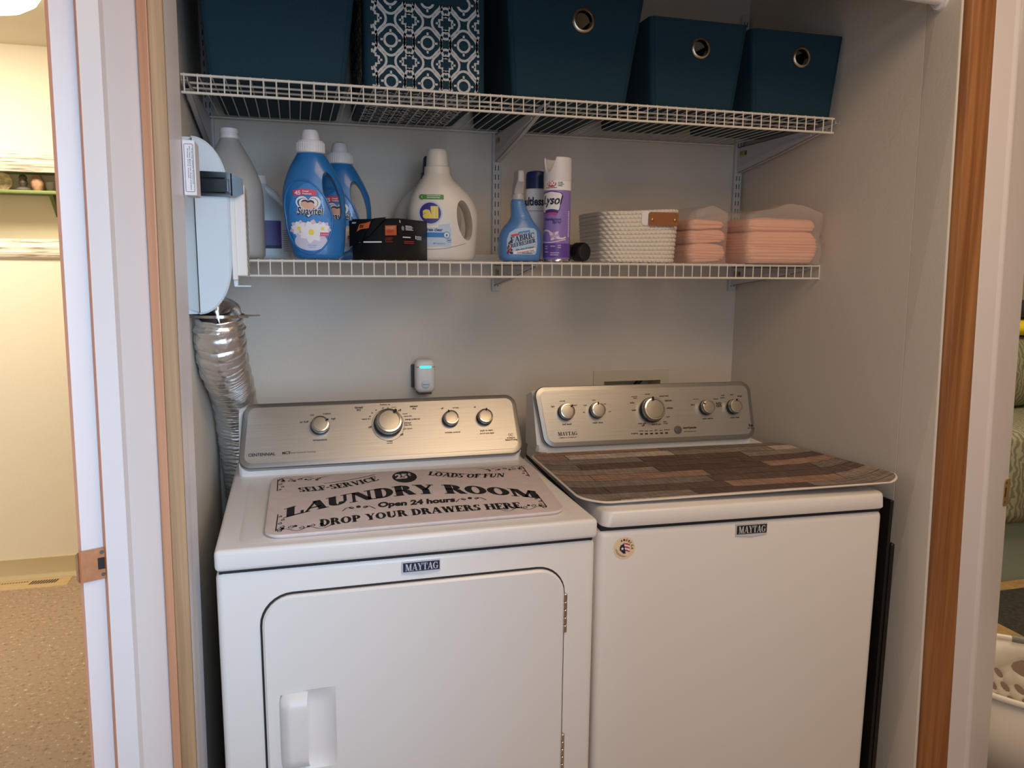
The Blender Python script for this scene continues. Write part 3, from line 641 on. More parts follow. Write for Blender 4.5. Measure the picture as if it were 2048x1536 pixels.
def make_washer():
    t = thing('washing_machine', 'white top loading washing machine with round flag sticker, under the wood plank mat', 'washing machine', (.6793, -.7849, 0), -.0407)
    W_ = .699
    b = MB(); b.box((0, .012, .03), (W_, .69, .885), bev=.016, seg=4); b.build('cabinet', M_ENAMEL, t)
    MB().box((.01, .03, 0), (W_-.01, .66, .05)).build('plinth', M_GAP, t, smooth=0)
    MB().box((.008, .018, .882), (W_-.006, .67, .896)).build('lid_seam', M_GAP, t, smooth=0)
    b = MB()
    b.loft([[(x, y, z) for x, y in rrect(.006+i, .002+i*.6, W_-.001-i*.4, .675, .02, 5)] for z, i in ((.8935, .003), (.896, 0), (.921, .003), (.926, .006), (.9285, .012))]); b.build('lid', M_ENAMEL, t, smooth=40)
    MB().box((.03, .50, .926), (.665, .675, .9305)).build('console_base', M_ENAMEL2, t, smooth=0)
    f, face = console(t, (.021, .660), (.002, .662), .52, .945, .575, 1.10, .66, None)
    for x, s, r, a in ((.087, .096, .0235, 48), (.177, .097, .0225, 92), (.340, .093, .036, 98), (.510, .095, .022, 150), (.596, .094, .022, 82)): knob(t, f, x, s, r, a, .032 if r > .03 else .024)
    b = MB()
    b.flat(serif_line('MAYTAG', .060, .115, .031, .0105, .95), lambda a, c: f(a, c, .0003)); say(b, f, 'COMMERCIAL TECHNOLOGY', .0875, .024, .004, width=.052, bold=.02)
    for s_, x, y, wd in (('soil level', .088, .060, .026), ('light', .052, .110, .010), ('normal', .080, .126, .015), ('heavy', .116, .112, .012), ('wash temp', .178, .060, .030), ('cool', .145, .112, .009), ('warm', .172, .126, .010), ('hot', .204, .114, .007), ('cold', .216, .092, .007), ('tap', .140, .092, .006),
                         ('powerwash', .294, .132, .018), ('heavy', .296, .127, .012), ('normal', .334, .138, .015), ('casual wear', .384, .131, .030), ('bulky', .286, .113, .013), ('wash', .288, .093, .013), ('delicate', .396, .117, .022), ('whites', .398, .095, .020), ('hand', .390, .071, .010),
                         ('rinse only', .309, .053, .024), ('off', .312, .048, .009), ('drain & spin', .352, .049, .028), ('clean', .379, .057, .011), ('& spin', .381, .051, .012),
                         ('water options', .512, .060, .034), ('extra rinse', .481, .120, .017), ('fabric', .470, .103, .012), ('softener', .545, .118, .016), ('auto', .552, .104, .018), ('on', .552, .095, .016), ('water level', .598, .061, .028), ('small', .568, .128, .010), ('medium', .566, .121, .015), ('deep', .597, .128, .010), ('large', .622, .122, .014),
                         ('start/pause', .453, .034, .041), ('hold 3 seconds to end', .453, .027, .036), ('progress', .284, .026, .020), ('sensing', .304, .033, .012), ('wash', .320, .033, .009), ('rinse', .334, .033, .009), ('spin', .349, .033, .008), ('done', .364, .033, .009), ('lid locked', .382, .034, .017), ('he', .646, .034, .012), ('high efficiency', .646, .028, .022)):
        say(b, f, s_, x, y, .006, width=wd, bold=.03 if s_ in ('start/pause', 'wash', 'he', 'off') else .022)
    for i in range(6): b.flat(grid2(.300+.0152*i, .0245, .3085+.0152*i, .0285, 1, 1), lambda a, c: f(a, c, .0003))
    b.build('printed_lettering', M_BLACK, face, smooth=0)
    b = MB(); n = 24; b.loft([[f(.416+r*cos(2*pi*k/n), .034+r*sin(2*pi*k/n), h) for k in range(n)] for r, h in ((.0115, 0), (.0115, .002), (.010, .003))]); b.build('start_button', M_GREYD, t)
    badge(t, .321, .849, .398, .877, .012, 'badge', M_BLACK)
    # round flag sticker
    cx, cz, r = .060, .843, .0245
    def g(off): return lambda a, c: (cx+a, .0118-off, cz+c)
    b = MB(); b.flat(disc2(0, 0, r, r, 36, 2), g(.0004), 0)
    b.flat(fill([(-.001, .013), (.004, .0125), (.010, .008), (.0125, .002), (.012, -.004), (.009, -.0095), (.004, -.0095), (.002, -.004)]), g(.0007), 2)
    for z0 in (.0085, .0012, -.0062): b.flat(fill([(-.0005, z0+.003), (.006, z0+.0022), (.0125, z0-.001), (.0125, z0-.0036), (.006, z0-.0012), (.0005, z0)]), g(.0010), 3)
    b.flat(fill([(-.0015, .0125), (-.003, .009), (-.008, .007), (-.0105, .002), (-.010, -.004), (-.006, -.008), (-.002, -.012), (.0035, -.0125), (.002, -.006)]), g(.0012), 1)
    st = []
    for k in range(10): rr = .0042 if k % 2 == 0 else .0018; st.append((-.0045+rr*sin(2*pi*k/10), -.0008+rr*cos(2*pi*k/10)))
    b.flat(fill(st), g(.0015), 2)
    for i, ch in enumerate('AMERICA'):
        a = radians(112-i*19.5); d = fit(text2(ch, .04), -.0022, .0155, height=.0052, width=.0044 if ch != 'I' else .0014)
        b.flat(([(p*sin(a)+q*cos(a), -p*cos(a)+q*sin(a)) for p, q in d[0]], d[1]), g(.0009), 3 if i == 2 else 1)
    b.flat(ribbon2([(-.019*cos(radians(q)), -.019*sin(radians(q))) for q in range(0, 110, 8)], .0008), g(.0008), 1); b.flat(ribbon2([(-.0165*cos(radians(q)), -.0165*sin(radians(q))) for q in range(10, 95, 8)], .0006), g(.0008), 1)
    b.build('round_sticker', [mat('sticker_cream', (240, 216, 176), .5), M_NAVY, M_WHITE, M_RED], t, smooth=0)
    return t
make_washer()

# ------------------------------------------------------------------ mats on the machines
def laundry_mat():
    th = .0071; ox, oy = -.078, -.8293
    def wl(x, y): return (ox+x*cos(th)-y*sin(th), oy+x*sin(th)+y*cos(th))
    BL, BR, TR, TL = (.085, .032), (.682, .040), (.722, .420), (.090, .452)
    c0 = wl(.39, .23)
    def f(u, v, z):
        x = (BL[0]*(1-u)+BR[0]*u)*(1-v)+(TL[0]*(1-u)+TR[0]*u)*v; y = (BL[1]*(1-u)+BR[1]*u)*(1-v)+(TL[1]*(1-u)+TR[1]*u)*v
        p = wl(x, y); return (p[0]-c0[0], p[1]-c0[1], z)
    t = thing('laundry_mat', 'cream mat printed with black laundry room lettering lying on the dryer', 'mat', (c0[0], c0[1], .9322))
    def outl(ins):
        return [(a/.6, c/.4) for a, c in rrect(ins, ins, .6-ins, .4-ins, .032, 6)]
    b = MB(); b.loft([[f(u, v, 0) for u, v in outl(.003)], [f(u, v, .004) for u, v in outl(0)], [f(u, v, .0075) for u, v in outl(.001)], [f(u, v, .0085) for u, v in outl(.006)]]); b.build('pad', M_MATW, t, smooth=40)
    z = .0089; g = lambda u, v: f(u, v, z)
    b = MB()
    # arched headline
    n = slen('LAUNDRY ROOM', .96); vb = lambda u: .475-1.02*(u-.5)**2-.10*abs(u-.5)
    b.flat(serif2('LAUNDRY ROOM', lambda a, c: ((.055+.885*a/n)+c*.0, vb(.055+.885*a/n)+c*(.19-.10*abs(.055+.885*a/n-.5))), 1, .96, 1, .27, .10)[0], g)
    n1 = slen('SELF-SERVICE', .96); v1 = lambda u: .655+.16*((u-.10)/.3)**2.2
    b.flat(serif2('SELF-SERVICE', lambda a, c: (.105+.285*a/n1-c*.012, v1(.105+.285*a/n1)+c*.084), 1, .96, 1, .24, .11)[0], g)
    n2 = slen('LOADS OF FUN', .96); v2 = lambda u: .72+.14*(max(0, (.86-u))/.29)**2.2
    b.flat(serif2('LOADS OF FUN', lambda a, c: (.575+.285*a/n2+c*.012, v2(.575+.285*a/n2)+c*.084), 1, .96, 1, .24, .11)[0], g)
    n3 = slen('DROP YOUR DRAWERS HERE', .96)
    b.flat(serif2('DROP YOUR DRAWERS HERE', lambda a, c: (.168+.685*a/n3, .065+.04*sin(pi*a/n3)+.03*a/n3+c*.098), 1, .96, 1, .25, .11)[0], g)
    b.flat(fit(text2('Open 24 hours', .05), .362, .262, width=.270, height=.115, shear=.06), g)
    for s_ in (0, 1):   # flourish under the arches
        sg = 1 if s_ == 0 else -1; x0 = .19 if s_ == 0 else .80
        b.flat(ribbon2([(x0+sg*.19*k/12, .80+(.13*(k/12)**1.6 if s_ == 0 else .13*(k/12)**1.6)) for k in range(13)], .006), g)
    b.flat(disc2(.487, .845, .046, .125, 36, 3), g)
    def curl(cx, cy, sx, sy, k=1.0, wd=.004):
        b.flat(ribbon2([(cx+sx*(.05+.02*q)*cos(q*.62)*.5, cy+sy*(.05+.02*q)*sin(q*.62)*.5) for q in range(14)], wd*k), g)
    def vine(x0, y0, x1, y1, sgn):
        b.flat(ribbon2([(x0+(x1-x0)*k/16, y0+(y1-y0)*k/16+sgn*.02*sin(k*.9)) for k in range(17)], .0035), g)
    for cx, cy, sx, sy in ((.30, .315, .07, .12), (.69, .325, .07, .12)):
        for d in (-1, 1):
            curl(cx+d*.022, cy, sx*d, sy); b.flat(ribbon2([(cx+d*(.02+.035*k/8), cy-.02+.03*sin(k*.5)) for k in range(9)], .004), g)
        b.flat(disc2(cx, cy+.01, .008, .02, 12, 1), g)
    for cx, cy, dx, dy in ((.035, .93, 1, -1), (.95, .93, -1, -1), (.045, .05, 1, 1), (.93, .08, -1, 1)):
        for k in range(5):
            curl(cx+dx*.034*k, cy+dy*(.02+.02*(k % 2)), .085-.008*k, .17-.016*k, .8); curl(cx+dx*.008*(k % 2), cy+dy*.052*k, .06-.006*k, .15-.012*k, .7)
        vine(cx, cy, cx+dx*.17, cy+dy*.005, 1); vine(cx-dx*.01, cy, cx-dx*.008, cy+dy*.24, .3)
        for k in range(4): b.flat(disc2(cx+dx*(.01+.04*k), cy+dy*(.03+.02*(k % 2)), .006, .014, 8, 1), g)
    b.build('printed_lettering', M_BLACK, t, smooth=0)
    b = MB(); g2 = lambda u, v: f(u, v, z+.0004); b.flat(fit(text2('25', .05), .452, .80, width=.046, height=.11), g2); b.flat(fit(text2('c', .03), .502, .86, width=.011, height=.05), g2); b.flat(grid2(.507, .845, .509, .925, 1, 1), g2)
    b.build('price_numerals', M_MATW, t, smooth=0)
laundry_mat()

def wood_mat_thing():
    th = -.0407; ox, oy = .6793, -.7849; cx, cy = .37, .28
    BL, BR, TR, TL = (-.026, .038), (.790, .012), (.762, .500), (-.034, .498)
    t = thing('plank_print_mat', 'brown wood plank print mat with pale edge lying on the washing machine', 'mat', (ox+cx*cos(th)-cy*sin(th), oy+cx*sin(th)+cy*cos(th), .9295), th)
    def f(u, v, n):
        x = (BL[0]*(1-u)+BR[0]*u)*(1-v)+(TL[0]*(1-u)+TR[0]*u)*v; y = (BL[1]*(1-u)+BR[1]*u)*(1-v)+(TL[1]*(1-u)+TR[1]*u)*v
        lift = .030*max(0, (u-.80)/.20)**1.6*max(0, 1-1.5*v); x -= .036*max(0, (u-.86)/.14)**1.5*(1-.4*v)
        lift += .0022*sin(u*9+v*2)*max(0, 1-v*3)+.0018*sin(u*14)*max(0, 1-v*4)+.006*max(0, .07-u)/.07
        return (x-cx, y-cy, .0022+lift+n)
    def outl(ins): return [(a/.8, c/.5) for a, c in rrect(ins, ins, .8-ins, .5-ins, .062, 7)]
    def grd(ins, n, b, mi, flip=False):
        # radial rows from a rounded outline to the middle
        o = outl(ins); k = len(o); R_ = [1, .97, .9, .8, .66, .5, .33, .16]
        vs = [f(.5+(u-.5)*r, .5+(v-.5)*r, n) for r in R_ for u, v in o]+[f(.5, .5, n)]
        fs = [(j*k+i, j*k+(i+1) % k, (j+1)*k+(i+1) % k, (j+1)*k+i) for j in range(len(R_)-1) for i in range(k)]+[((len(R_)-1)*k+i, (len(R_)-1)*k+(i+1) % k, len(R_)*k) for i in range(k)]
        b.add(vs, [q[::-1] for q in fs] if flip else fs, mi)
    def dens(o): # denser outline for the edge band
        return o
    b = MB(); grd(.004, .0052, b, 0); b.build('printed_top', M_PLANK, t, smooth=60)
    b = MB(); b.loft([[f(u, v, 0) for u, v in outl(.003)], [f(u, v, .002) for u, v in outl(0)], [f(u, v, .0042) for u, v in outl(.001)], [f(u, v, .0050) for u, v in outl(.005)]], 0, False, False); b.build('bound_edge', M_MATE, t, smooth=60)
wood_mat_thing()

# ------------------------------------------------------------------ wire shelves, brackets, standards
def wire_shelf(name, label, x0, n, yf, zt, zb, rods, xe=None):
    t = thing(name, label, 'shelf', (x0, 0, zt)); L_ = n*.0254
    b = MB(); yb = -.023
    for i in range(n+1):
        x = i*.0254
        b.tube([(x, yb, .0012), (x, yf+.008, .0012), (x, yf+.0015, .0008), (x, yf-.0012, -.003), (x, yf-.0014, -zb-.002)], .00145, 6)
    b.build('wire_grid', M_WIRE, t, smooth=60)
    for y, z, r, nm in [(yf, -.0022, .0029, 'front_rod'), (yf, -zb, .0029, 'lip_rod'), (yb, -.0022, .0027, 'back_rod')]+[(y, -.0036, .0025, 'support_rod') for y in rods]:
        MB().tube([(-.006, y, z), (L_+.006, y, z)], r, 8).build(nm, M_WIRE, t, smooth=60)
    return t
wire_shelf('wire_shelf', 'white wire shelf carrying the teal storage bins', -.1249, 60, -.4913, 1.8155, .0365, (-.425, -.375))
wire_shelf('wire_shelf', 'white wire shelf carrying the bottles and rope basket', -.0762, 60, -.4151, 1.4475, .0355, (-.345,))
def standard(x, z0, z1, label):
    t = thing('shelf_standard', label, 'shelf standard', (x, 0, z0), 0, 'slotted shelf standards on the back wall'); h = z1-z0
    b = MB(); b.box((-.0125, -.013, 0), (.0125, -.0005, h), bev=.0015, seg=1); b.build('channel', M_STD, t)
    b = MB(); z = .014
    while z < h-.02:
        for x_ in (-.0048, .0048): b.box((x_-.0011, -.0135, z), (x_+.0011, -.0128, z+.0145))
        z += .0254
    b.build('slot_pattern', M_SLOT, t, smooth=0)
    b = MB(); b.lathe([(.0035, 0), (.0035, .001), (.002, .0018)], (0, -.0132, h*.52), 12, 'y'); b.build('screw', M_GREYD, t)
standard(.6475, 1.365, 2.2, 'slotted white shelf standard on the back wall behind the blue spray bottle')
standard(1.4295, 1.365, 2.2, 'slotted white shelf standard near the back corner behind the peach pads')
standard(-.126, 1.365, 2.2, 'slotted white shelf standard in the corner behind the milky jug')
def bracket(x, yl, zt, drop, label, sticker=True):
    t = thing('shelf_bracket', label, 'shelf bracket', (x, -.013, zt), 0, 'white shelf brackets')
    prof = [(0, 0), (-yl, 0), (-yl-.006, .004), (-yl-.006, -.004), (-yl*.93, -.012), (-yl*.5, -.012-(drop-.012)*.52), (-.012, -drop), (0, -drop)]
    b = MB()
    for x0, x1 in ((-.0062, -.005), (.005, .0062)): b.loft([[(x0, y, z) for y, z in prof], [(x1, y, z) for y, z in prof]])
    o = [(-.012, -drop), (-yl*.5, -.012-(drop-.012)*.52), (-yl*.93, -.012)]
    b.loft([[(-.0062, y, z), (.0062, y, z), (.0062, y, z+.0012), (-.0062, y, z+.0012)] for y, z in o])
    b.loft([[(-.0062, y, z), (.0062, y, z), (.0062, y, z+.0012), (-.0062, y, z+.0012)] for y, z in ((-.002, -.0012), (-yl, -.0012))])
    b.loft([[(-.0085, y, z), (-.0062, y, z), (-.0062, y, z+.006), (-.0085, y, z+.006)] for y, z in ((-.03, -drop*.74), (-yl*.55, -drop*.36), (-yl*.80, -.020))])
    b.build('bracket_arm', M_STD, t, smooth=30)
    if sticker:
        b = MB(); f = lambda a, c: (-.0064, a, c)
        b.flat(grid2(-.055, -.030, -.012, -.012, 1, 1), f, 0); b.flat(grid2(-.053, -.026, -.040, -.015, 1, 1), lambda a, c: (-.0066, a, c), 1)
        for k in range(3): b.flat(grid2(-.034, -.0155-.004*k, -.016, -.014-.004*k, 1, 1), lambda a, c: (-.0066, a, c), 1)
        b.build('paper_sticker', [M_KHAKI, M_GREYD], t, smooth=0)
for x, nm in ((.6475, 'middle of the shelf'), (1.4295, 'far corner'), (-.126, 'milky jug')):
    bracket(x, .455, 1.8085, .076, {'m': 'white triangular bracket under the teal bin shelf, above the spray bottle', 'f': 'white triangular bracket under the teal bin shelf, above the peach pads'}.get(nm[0] if nm[0] in 'f' else ('m' if nm[2] == 'd' else 'x'), 'white triangular bracket under the teal bin shelf, above the milky jug'), x > 0)
bracket(.6475, .375, 1.4405, .058, 'white bracket under the bottle shelf, below the blue spray bottle')
bracket(1.4295, .385, 1.4405, .058, 'white bracket under the bottle shelf, below the peach pads')

# ------------------------------------------------------------------ teal bins on the upper shelf
ZU = 1.8181
def quadf(x0b, x1b, x0t, x1t, h, y0, flare):
    def f(a, c, n=0): # a 0..1 across, c height
        t = c/h; return (x0b+(x0t-x0b)*t+(x1b+(x1t-x1b)*t-x0b-(x0t-x0b)*t)*a, y0-flare*t+n, c)
    return f
def bin_(name, label, xb, xt, h, yf, yb, flare, grom=None, lid=False):
    cx = (xb[0]+xb[1])/2; t = thing(name, label, 'storage bin', (cx, 0, ZU), 0, 'teal fabric storage bins')
    xb = [v-cx for v in xb]; xt = [v-cx for v in xt]; k = 8
    def ring(z, ins=0, r=.012):
        s = z/h; x0, x1 = xb[0]+(xt[0]-xb[0])*s+ins, xb[1]+(xt[1]-xb[1])*s-ins; y0, y1 = yf-flare*s+ins, yb+flare*.3*s-ins
        return [(a, b_, z) for a, b_ in rrect(x0, y0, x1, y1, r, 4)]
    b = MB()
    if not grom: b.loft([ring(h*q/6) for q in range(7)]+[ring(h, .006), ring(h*.6, .007), ring(.012, .007)])
    else:
        # side and back walls, base, and a front wall with a real hole
        gx, gz, gr = grom; gx -= cx
        full = [ring(h*q/6) for q in range(7)]; n = len(full[0])
        # rrect order: br corner, tr, tl, bl -> front edge runs between the last and first points
        b.loft(full+[ring(h, .006), ring(h*.6, .007), ring(.012, .007)])
        # cut: drop the front quads and refill with a holed sheet
        keep = []; m_ = []
        for f_, mi in zip(b.f, b.m):
            p = [b.v[i] for i in f_]
            ys = [q[1] for q in p]; zs = [q[2] for q in p]
            front = len(p) == 4 and all(q[1] < yf+.009-flare*q[2]/h+1e-4 for q in p) and (max(q[0] for q in p)-min(q[0] for q in p)) > .1 and max(zs)-min(zs) > .01
            if not front: keep.append(f_); m_.append(mi)
        b.f = keep; b.m = m_
        for ins, z0, z1 in ((0, 0, h), (.007, .012, h)):
            def xe(s_, z): # end of the straight front run
                q = ring(z, ins if z < h or ins == 0 else .006); return (q[-1], q[0])
            L0, R0 = xe(0, z0); L1, R1 = xe(0, z1)
            outer = [(L0[0], z0), (R0[0], z0), (R1[0], z1), (L1[0], z1)]
            pts, fs = fill(outer, [circ(gx, gz, gr, n=32)])
            b.add([(a, yf-flare*c/h+ins, c) for a, c in pts], fs, 0)
    body = b.build('fabric_body', M_TEAL, t, smooth=40)
    # stitched seam welts down the front edges
    for i in (0, 1):
        MB().tube([((xb[i]+(xt[i]-xb[i])*q/5)+(-1 if i else 1)*.010, yf-flare*q/5-.0004, h*q/5) for q in range(6)], .0011, 6).build('seam_edge', M_TEAL, t)
    if grom:
        y = yf-flare*gz/h
        MB().lathe([(gr*.98, -.012), (gr*.98, .003), (gr*1.06, .0052), (gr*1.24, .0048), (gr*1.36, .0022), (gr*1.40, -.001)], (gx, y, gz), 40, 'y', 0, True).build('grommet', M_NICKEL, t, smooth=50)
    return t
bin_('storage_bin', 'tall plain teal bin at the end of the shelf above the milky jug', (-.083, .196), (-.104, .232), .30, -.450, -.03, .016)
bin_('storage_bin', 'large teal bin with a round metal grommet beside the patterned tote', (.572, .853), (.548, .895), .29, -.452, -.035, .018, (.736, 1.998-ZU, .0205))
bin_('storage_bin', 'small teal bin with metal grommet, between the large grommet bin and the corner bin', (.920, 1.142), (.902, 1.163), .205, -.452, -.12, .016, (1.038, 1.961-ZU, .0185))
bin_('storage_bin', 'small teal bin with metal grommet, standing against the side wall', (1.196, 1.424), (1.176, 1.440), .202, -.452, -.12, .012, (1.320, 1.962-ZU, .0185))
def tote():
    x0, x1, h, yf, yb = .236, .507, .30, -.456, -.045; cx = (x0+x1)/2
    t = thing('patterned_tote', 'teal fabric tote with white lattice pattern between two plain teal bins', 'storage bin', (cx, 0, ZU), 0, 'teal fabric storage bins'); W = (x1-x0)/2
    def ring(z, e=0): return [(a, c, z) for a, c in rrect(-W+.004*sin(z*9)*.5+e, yf+e, W-e, yb-e, .016, 4)]
    b = MB(); b.loft([ring(0, .004)]+[ring(h*q/10) for q in range(11)]+[ring(h, .005), ring(.2, .006), ring(.01, .006)])
    b.build('fabric_body', M_TEAL, t, smooth=40)
    # white lattice printed on front, sides and underside
    b = MB(); px, pz = .081, .086; wd = .0052
    def clip(path, A, B):
        out = []; cur = []
        for p in path:
            if A[0] <= p[0] <= B[0] and A[1] <= p[1] <= B[1]: cur.append(p)
            else:
                if len(cur) > 1: out.append(cur)
                cur = []
        if len(cur) > 1: out.append(cur)
        return out
    def pattern(A, B, f):
        for i in range(int(A[0]/px)-2, int(B[0]/px)+3):
            for j in range(int(A[1]/pz)-2, int(B[1]/pz)+3):
                for s_ in (0, 1):
                    cx_, cz_ = (i+.5*s_)*px+.004, (j+.5*s_)*pz+.018; shapes = []
                    if s_ == 0: shapes.append([(cx_+.0135*cos(a*pi/12), cz_+.0135*sin(a*pi/12)) for a in range(25)])
                    else:
                        q = .0075; r = .0145; st = [(q, r), (q, q+.001), (r, q), (r, -q), (q+.001, -q), (q, -r), (-q, -r), (-q, -q), (-r, -q), (-r, q), (-q, q), (-q, r), (q, r)]
                        shapes.append([(cx_+a, cz_+c) for a, c in st])
                    for d in (0, 90, 180, 270):   # short bars out to the surrounding scroll
                        a = radians(d); shapes.append([(cx_+cos(a)*.0145, cz_+sin(a)*.0145), (cx_+cos(a)*.022, cz_+sin(a)*.022)])
                    # bracket scroll around each motif: four cusped lobes
                    lob = []
                    for k in range(73):
                        a = 2*pi*k/72; rr = .0258+.0042*abs(cos(2*a))**1.5; lob.append((cx_+rr*cos(a)*1.02, cz_+rr*sin(a)*1.06))
                    shapes.append(lob)
                    # big arcs between neighbours
                    if s_ == 0:
                        for d in (-1, 1): shapes.append([(cx_+d*(px*.5-.0105*cos(v)), cz_+.029*sin(v)) for v in [radians(-80+10*k) for k in range(17)]])
                    for sh in shapes:
                        for pc in clip(sh, A, B): b.flat(ribbon2(pc, wd*(.85 if len(pc) < 4 else 1)), f)
    pattern((-W+.016, .004), (W-.016, h-.002), lambda a, c: (a, yf-.0006, c))
    pattern((yf+.016, .004), (yb-.016, h-.002), lambda a, c: (-W-.0030, a, c))
    pattern((-W+.016, yf+.016), (W-.016, yb-.016), lambda a, c: (a, c, -.0006))
    b.build('lattice_print', M_PATW, t, smooth=0)
    b = MB(); b.plate(rrect(-W+.052, h-.115, W-.045, h-.045, .004), [], lambda a, c, n: (a, yf-.0016-n, c), .003); b.build('fold_over_flap', M_TEAL, t)
tote()

# ------------------------------------------------------------------ bottle shelf
ZS = 1.4502
def cap_mesh(b, prof, c, n=32, mi=0, ribs=0):
    return b.lathe(prof, c, n, 'z', mi)
def carve(o, cx, cz, hw, hh, tilt):
    rings = []
    for y, k in ((-.09, 1.5), (-.034, 1.12), (-.022, 1.0), (.022, 1.0), (.034, 1.12), (.09, 1.5)):
        rings.append([(cx+(hw*k*cos(a))*cos(tilt)-(hh*(1+(k-1)*.5)*sin(a))*sin(tilt), y, cz+(hw*k*cos(a))*sin(tilt)+(hh*(1+(k-1)*.5)*sin(a))*cos(tilt)) for a in [2*pi*q/40 for q in range(40)]])
    c = MB().loft(rings).build('cutter', M_WHITE, o.parent)
    md = o.modifiers.new('hole', 'BOOLEAN'); md.operation = 'DIFFERENCE'; md.solver = 'EXACT'; md.object = c
    bpy.context.view_layer.update(); dg = bpy.context.evaluated_depsgraph_get()
    me = bpy.data.meshes.new_from_object(o.evaluated_get(dg)); o.modifiers.clear(); o.data = me; bpy.data.objects.remove(c)
    me.polygons.foreach_set('use_smooth', [True]*len(me.polygons)); me.set_sharp_from_angle(angle=radians(50)); me.update()
def outside(d, cx, cz, hw, hh, tilt):
    def inn(p):
        u, v = p[0]-cx, p[1]-cz; a = u*cos(tilt)+v*sin(tilt); b = -u*sin(tilt)+v*cos(tilt); return (a/hw)**2+(b/hh)**2 < 1
    return d[0], [f for f in d[1] if not any(inn(d[0][i]) for i in f)]
def softener(x, y, rotz, label, scale=1.0):
    t = thing('softener_bottle', label, 'bottle', (x, y, ZS), rotz, 'blue fabric softener bottles')
    # origin at the middle of the bottle bottom; handle on +x
    R = [(0, .003, .050, 0, .036, 2.6), (.006, .003, .056, 0, .041, 2.6), (.05, .000, .065, 0, .045, 2.5), (.09, -.002, .069, 0, .046, 2.4), (.13, -.004, .0705, 0, .045, 2.3), (.16, -.005, .0675, 0, .043, 2.25), (.185, -.0065, .059, 0, .041, 2.2), (.208, -.008, .0485, 0, .038, 2.1), (.226, -.008, .038, 0, .034, 2.0), (.240, -.009, .029, 0, .029, 2.0)]
    L_ = Loft(R); b = MB(); L_.mesh(b, 44, 56)
    body = b.build('bottle_body', M_BLUE, t, smooth=60); HO = (.0355, .142, .0155, .052, radians(14)); carve(body, *HO)
    f = L_.front
    # raised oval rib framing the label, running under the handle
    b = MB(); path = []
    for k in range(65):
        a = 2*pi*k/64; u = -.016+.0515*cos(a)-.016*max(0, sin(a)); z = .094+.082*sin(a); path.append(Vector(f(.0)(u, z)))
    b.tube([p+Vector((0, -.0002, 0)) for p in path], .0022, 8, cap=False); b.build('label_rib', M_BLUE, t, smooth=60)
    b = MB()
    f1, f2, f3, f4 = f(.0008), f(.0012), f(.0016), f(.0020)
    HB = (HO[0], HO[1], HO[2]+.010, HO[3]+.010, HO[4]); b.flat(outside(disc2(-.014, .093, .0475, .076, 48, 12), *HB), f1, 0)                       # blue oval
    keep = lambda d: outside(d, HB[0]+.012, HB[1]-.012, HB[2]+.010, HB[3]+.012, HB[4])
    b.flat(keep(disc2(-.014, .040, .036, .021, 48, 8)), f2, 8)                     # hazy lilac ground
    def flower(cx, cz, r, n, a0, core):
        for lay, (k0, mi) in enumerate(((1.0, 2), (.86, 1))):
            for q in range(n):
                a = a0+2*pi*(q+.5*lay)/n; p = []
                for u in range(13):
                    t = u/12; p.append((t, .30*sin(pi*t)**.8))
                for u in range(11, 0, -1):
                    t = u/12; p.append((t, -.30*sin(pi*t)**.8))
                b.flat(keep(fill([(cx+r*k0*(x*cos(a)-y*sin(a)), cz+r*k0*.92*(x*sin(a)+y*cos(a))) for x, y in p])), f(.0015+.0003*lay+.0002*core), mi)
        b.flat(disc2(cx, cz, r*.2, r*.2, 14, 1), f(.0024), 4)
    flower(-.040, .068, .021, 6, .3, 0); flower(.012, .068, .020, 6, .9, 0); flower(-.013, .060, .032, 7, .5, 1)
    ht = [(math.copysign(abs(sin(a))**3, sin(a))*.0215, (13*cos(a)-5*cos(2*a)-2*cos(3*a)-cos(4*a))/16*.021) for a in [2*pi*k/40 for k in range(40)]]
    hp = lambda s, dx, dz: ([( -.018+dx+p[0]*s, .120+dz+p[1]*s) for p in [(0, 0)]+ht], [(0, 1+i, 1+(i+1) % 40) for i in range(40)])
    b.flat(hp(1.28, 0, 0), f2, 1); b.flat(hp(1.02, 0, 0), f3, 5); b.flat(hp(.96, 0, 0), f4, 1)
    for cx, cz, r, mi in ((-.0255, .1255, .0082, 5), (-.0125, .1255, .0076, 5), (-.0265, .1215, .0085, 3), (-.0135, .1205, .0080, 3), (-.020, .1135, .0085, 3), (-.0065, .114, .0065, 3)): b.flat(disc2(cx, cz, r, r*.8, 18, 1), f(.0024 if mi == 3 else .0022), mi)
    d = fit(text2('Suavitel', .075), -.0445, .098, width=.058, height=.019, shear=.12); b.flat(d, f(.0026), 1)
    d = fit(text2('Suavitel', .02), -.0435, .0985, width=.056, height=.0175, shear=.12); b.flat(d, f(.0032), 5)
    b.flat(ribbon2([(-.026+.0022*k, .099-.006*sin(pi*k/7)) for k in range(8)], .0014), f(.0032), 5)
    bn = [(-.050+.050*k/8, .146+.006*sin(pi*k/8)*.6) for k in range(9)]; b.flat(ribbon2(bn, .014), f(.0022), 6)
    b.flat(fit(text2('45', .03), -.047, .1425, height=.0095), f(.003), 1); b.flat(fit(text2('Dosed', .03), -.030, .149, height=.0038), f(.003), 1); b.flat(fit(text2('Freshness', .03), -.030, .1435, height=.0038), f(.003), 1)
    b.flat(grid2(.006, .052, .026, .060, 4, 1), f(.0026), 6); b.flat(fit(text2('1X concentrated', .02), .0075, .0545, width=.017), f(.003), 1)
    b.flat(grid2(-.022, .030, -.002, .0315, 3, 1), f3, 7); b.flat(grid2(-.020, .026, -.004, .0272, 3, 1), f3, 7)
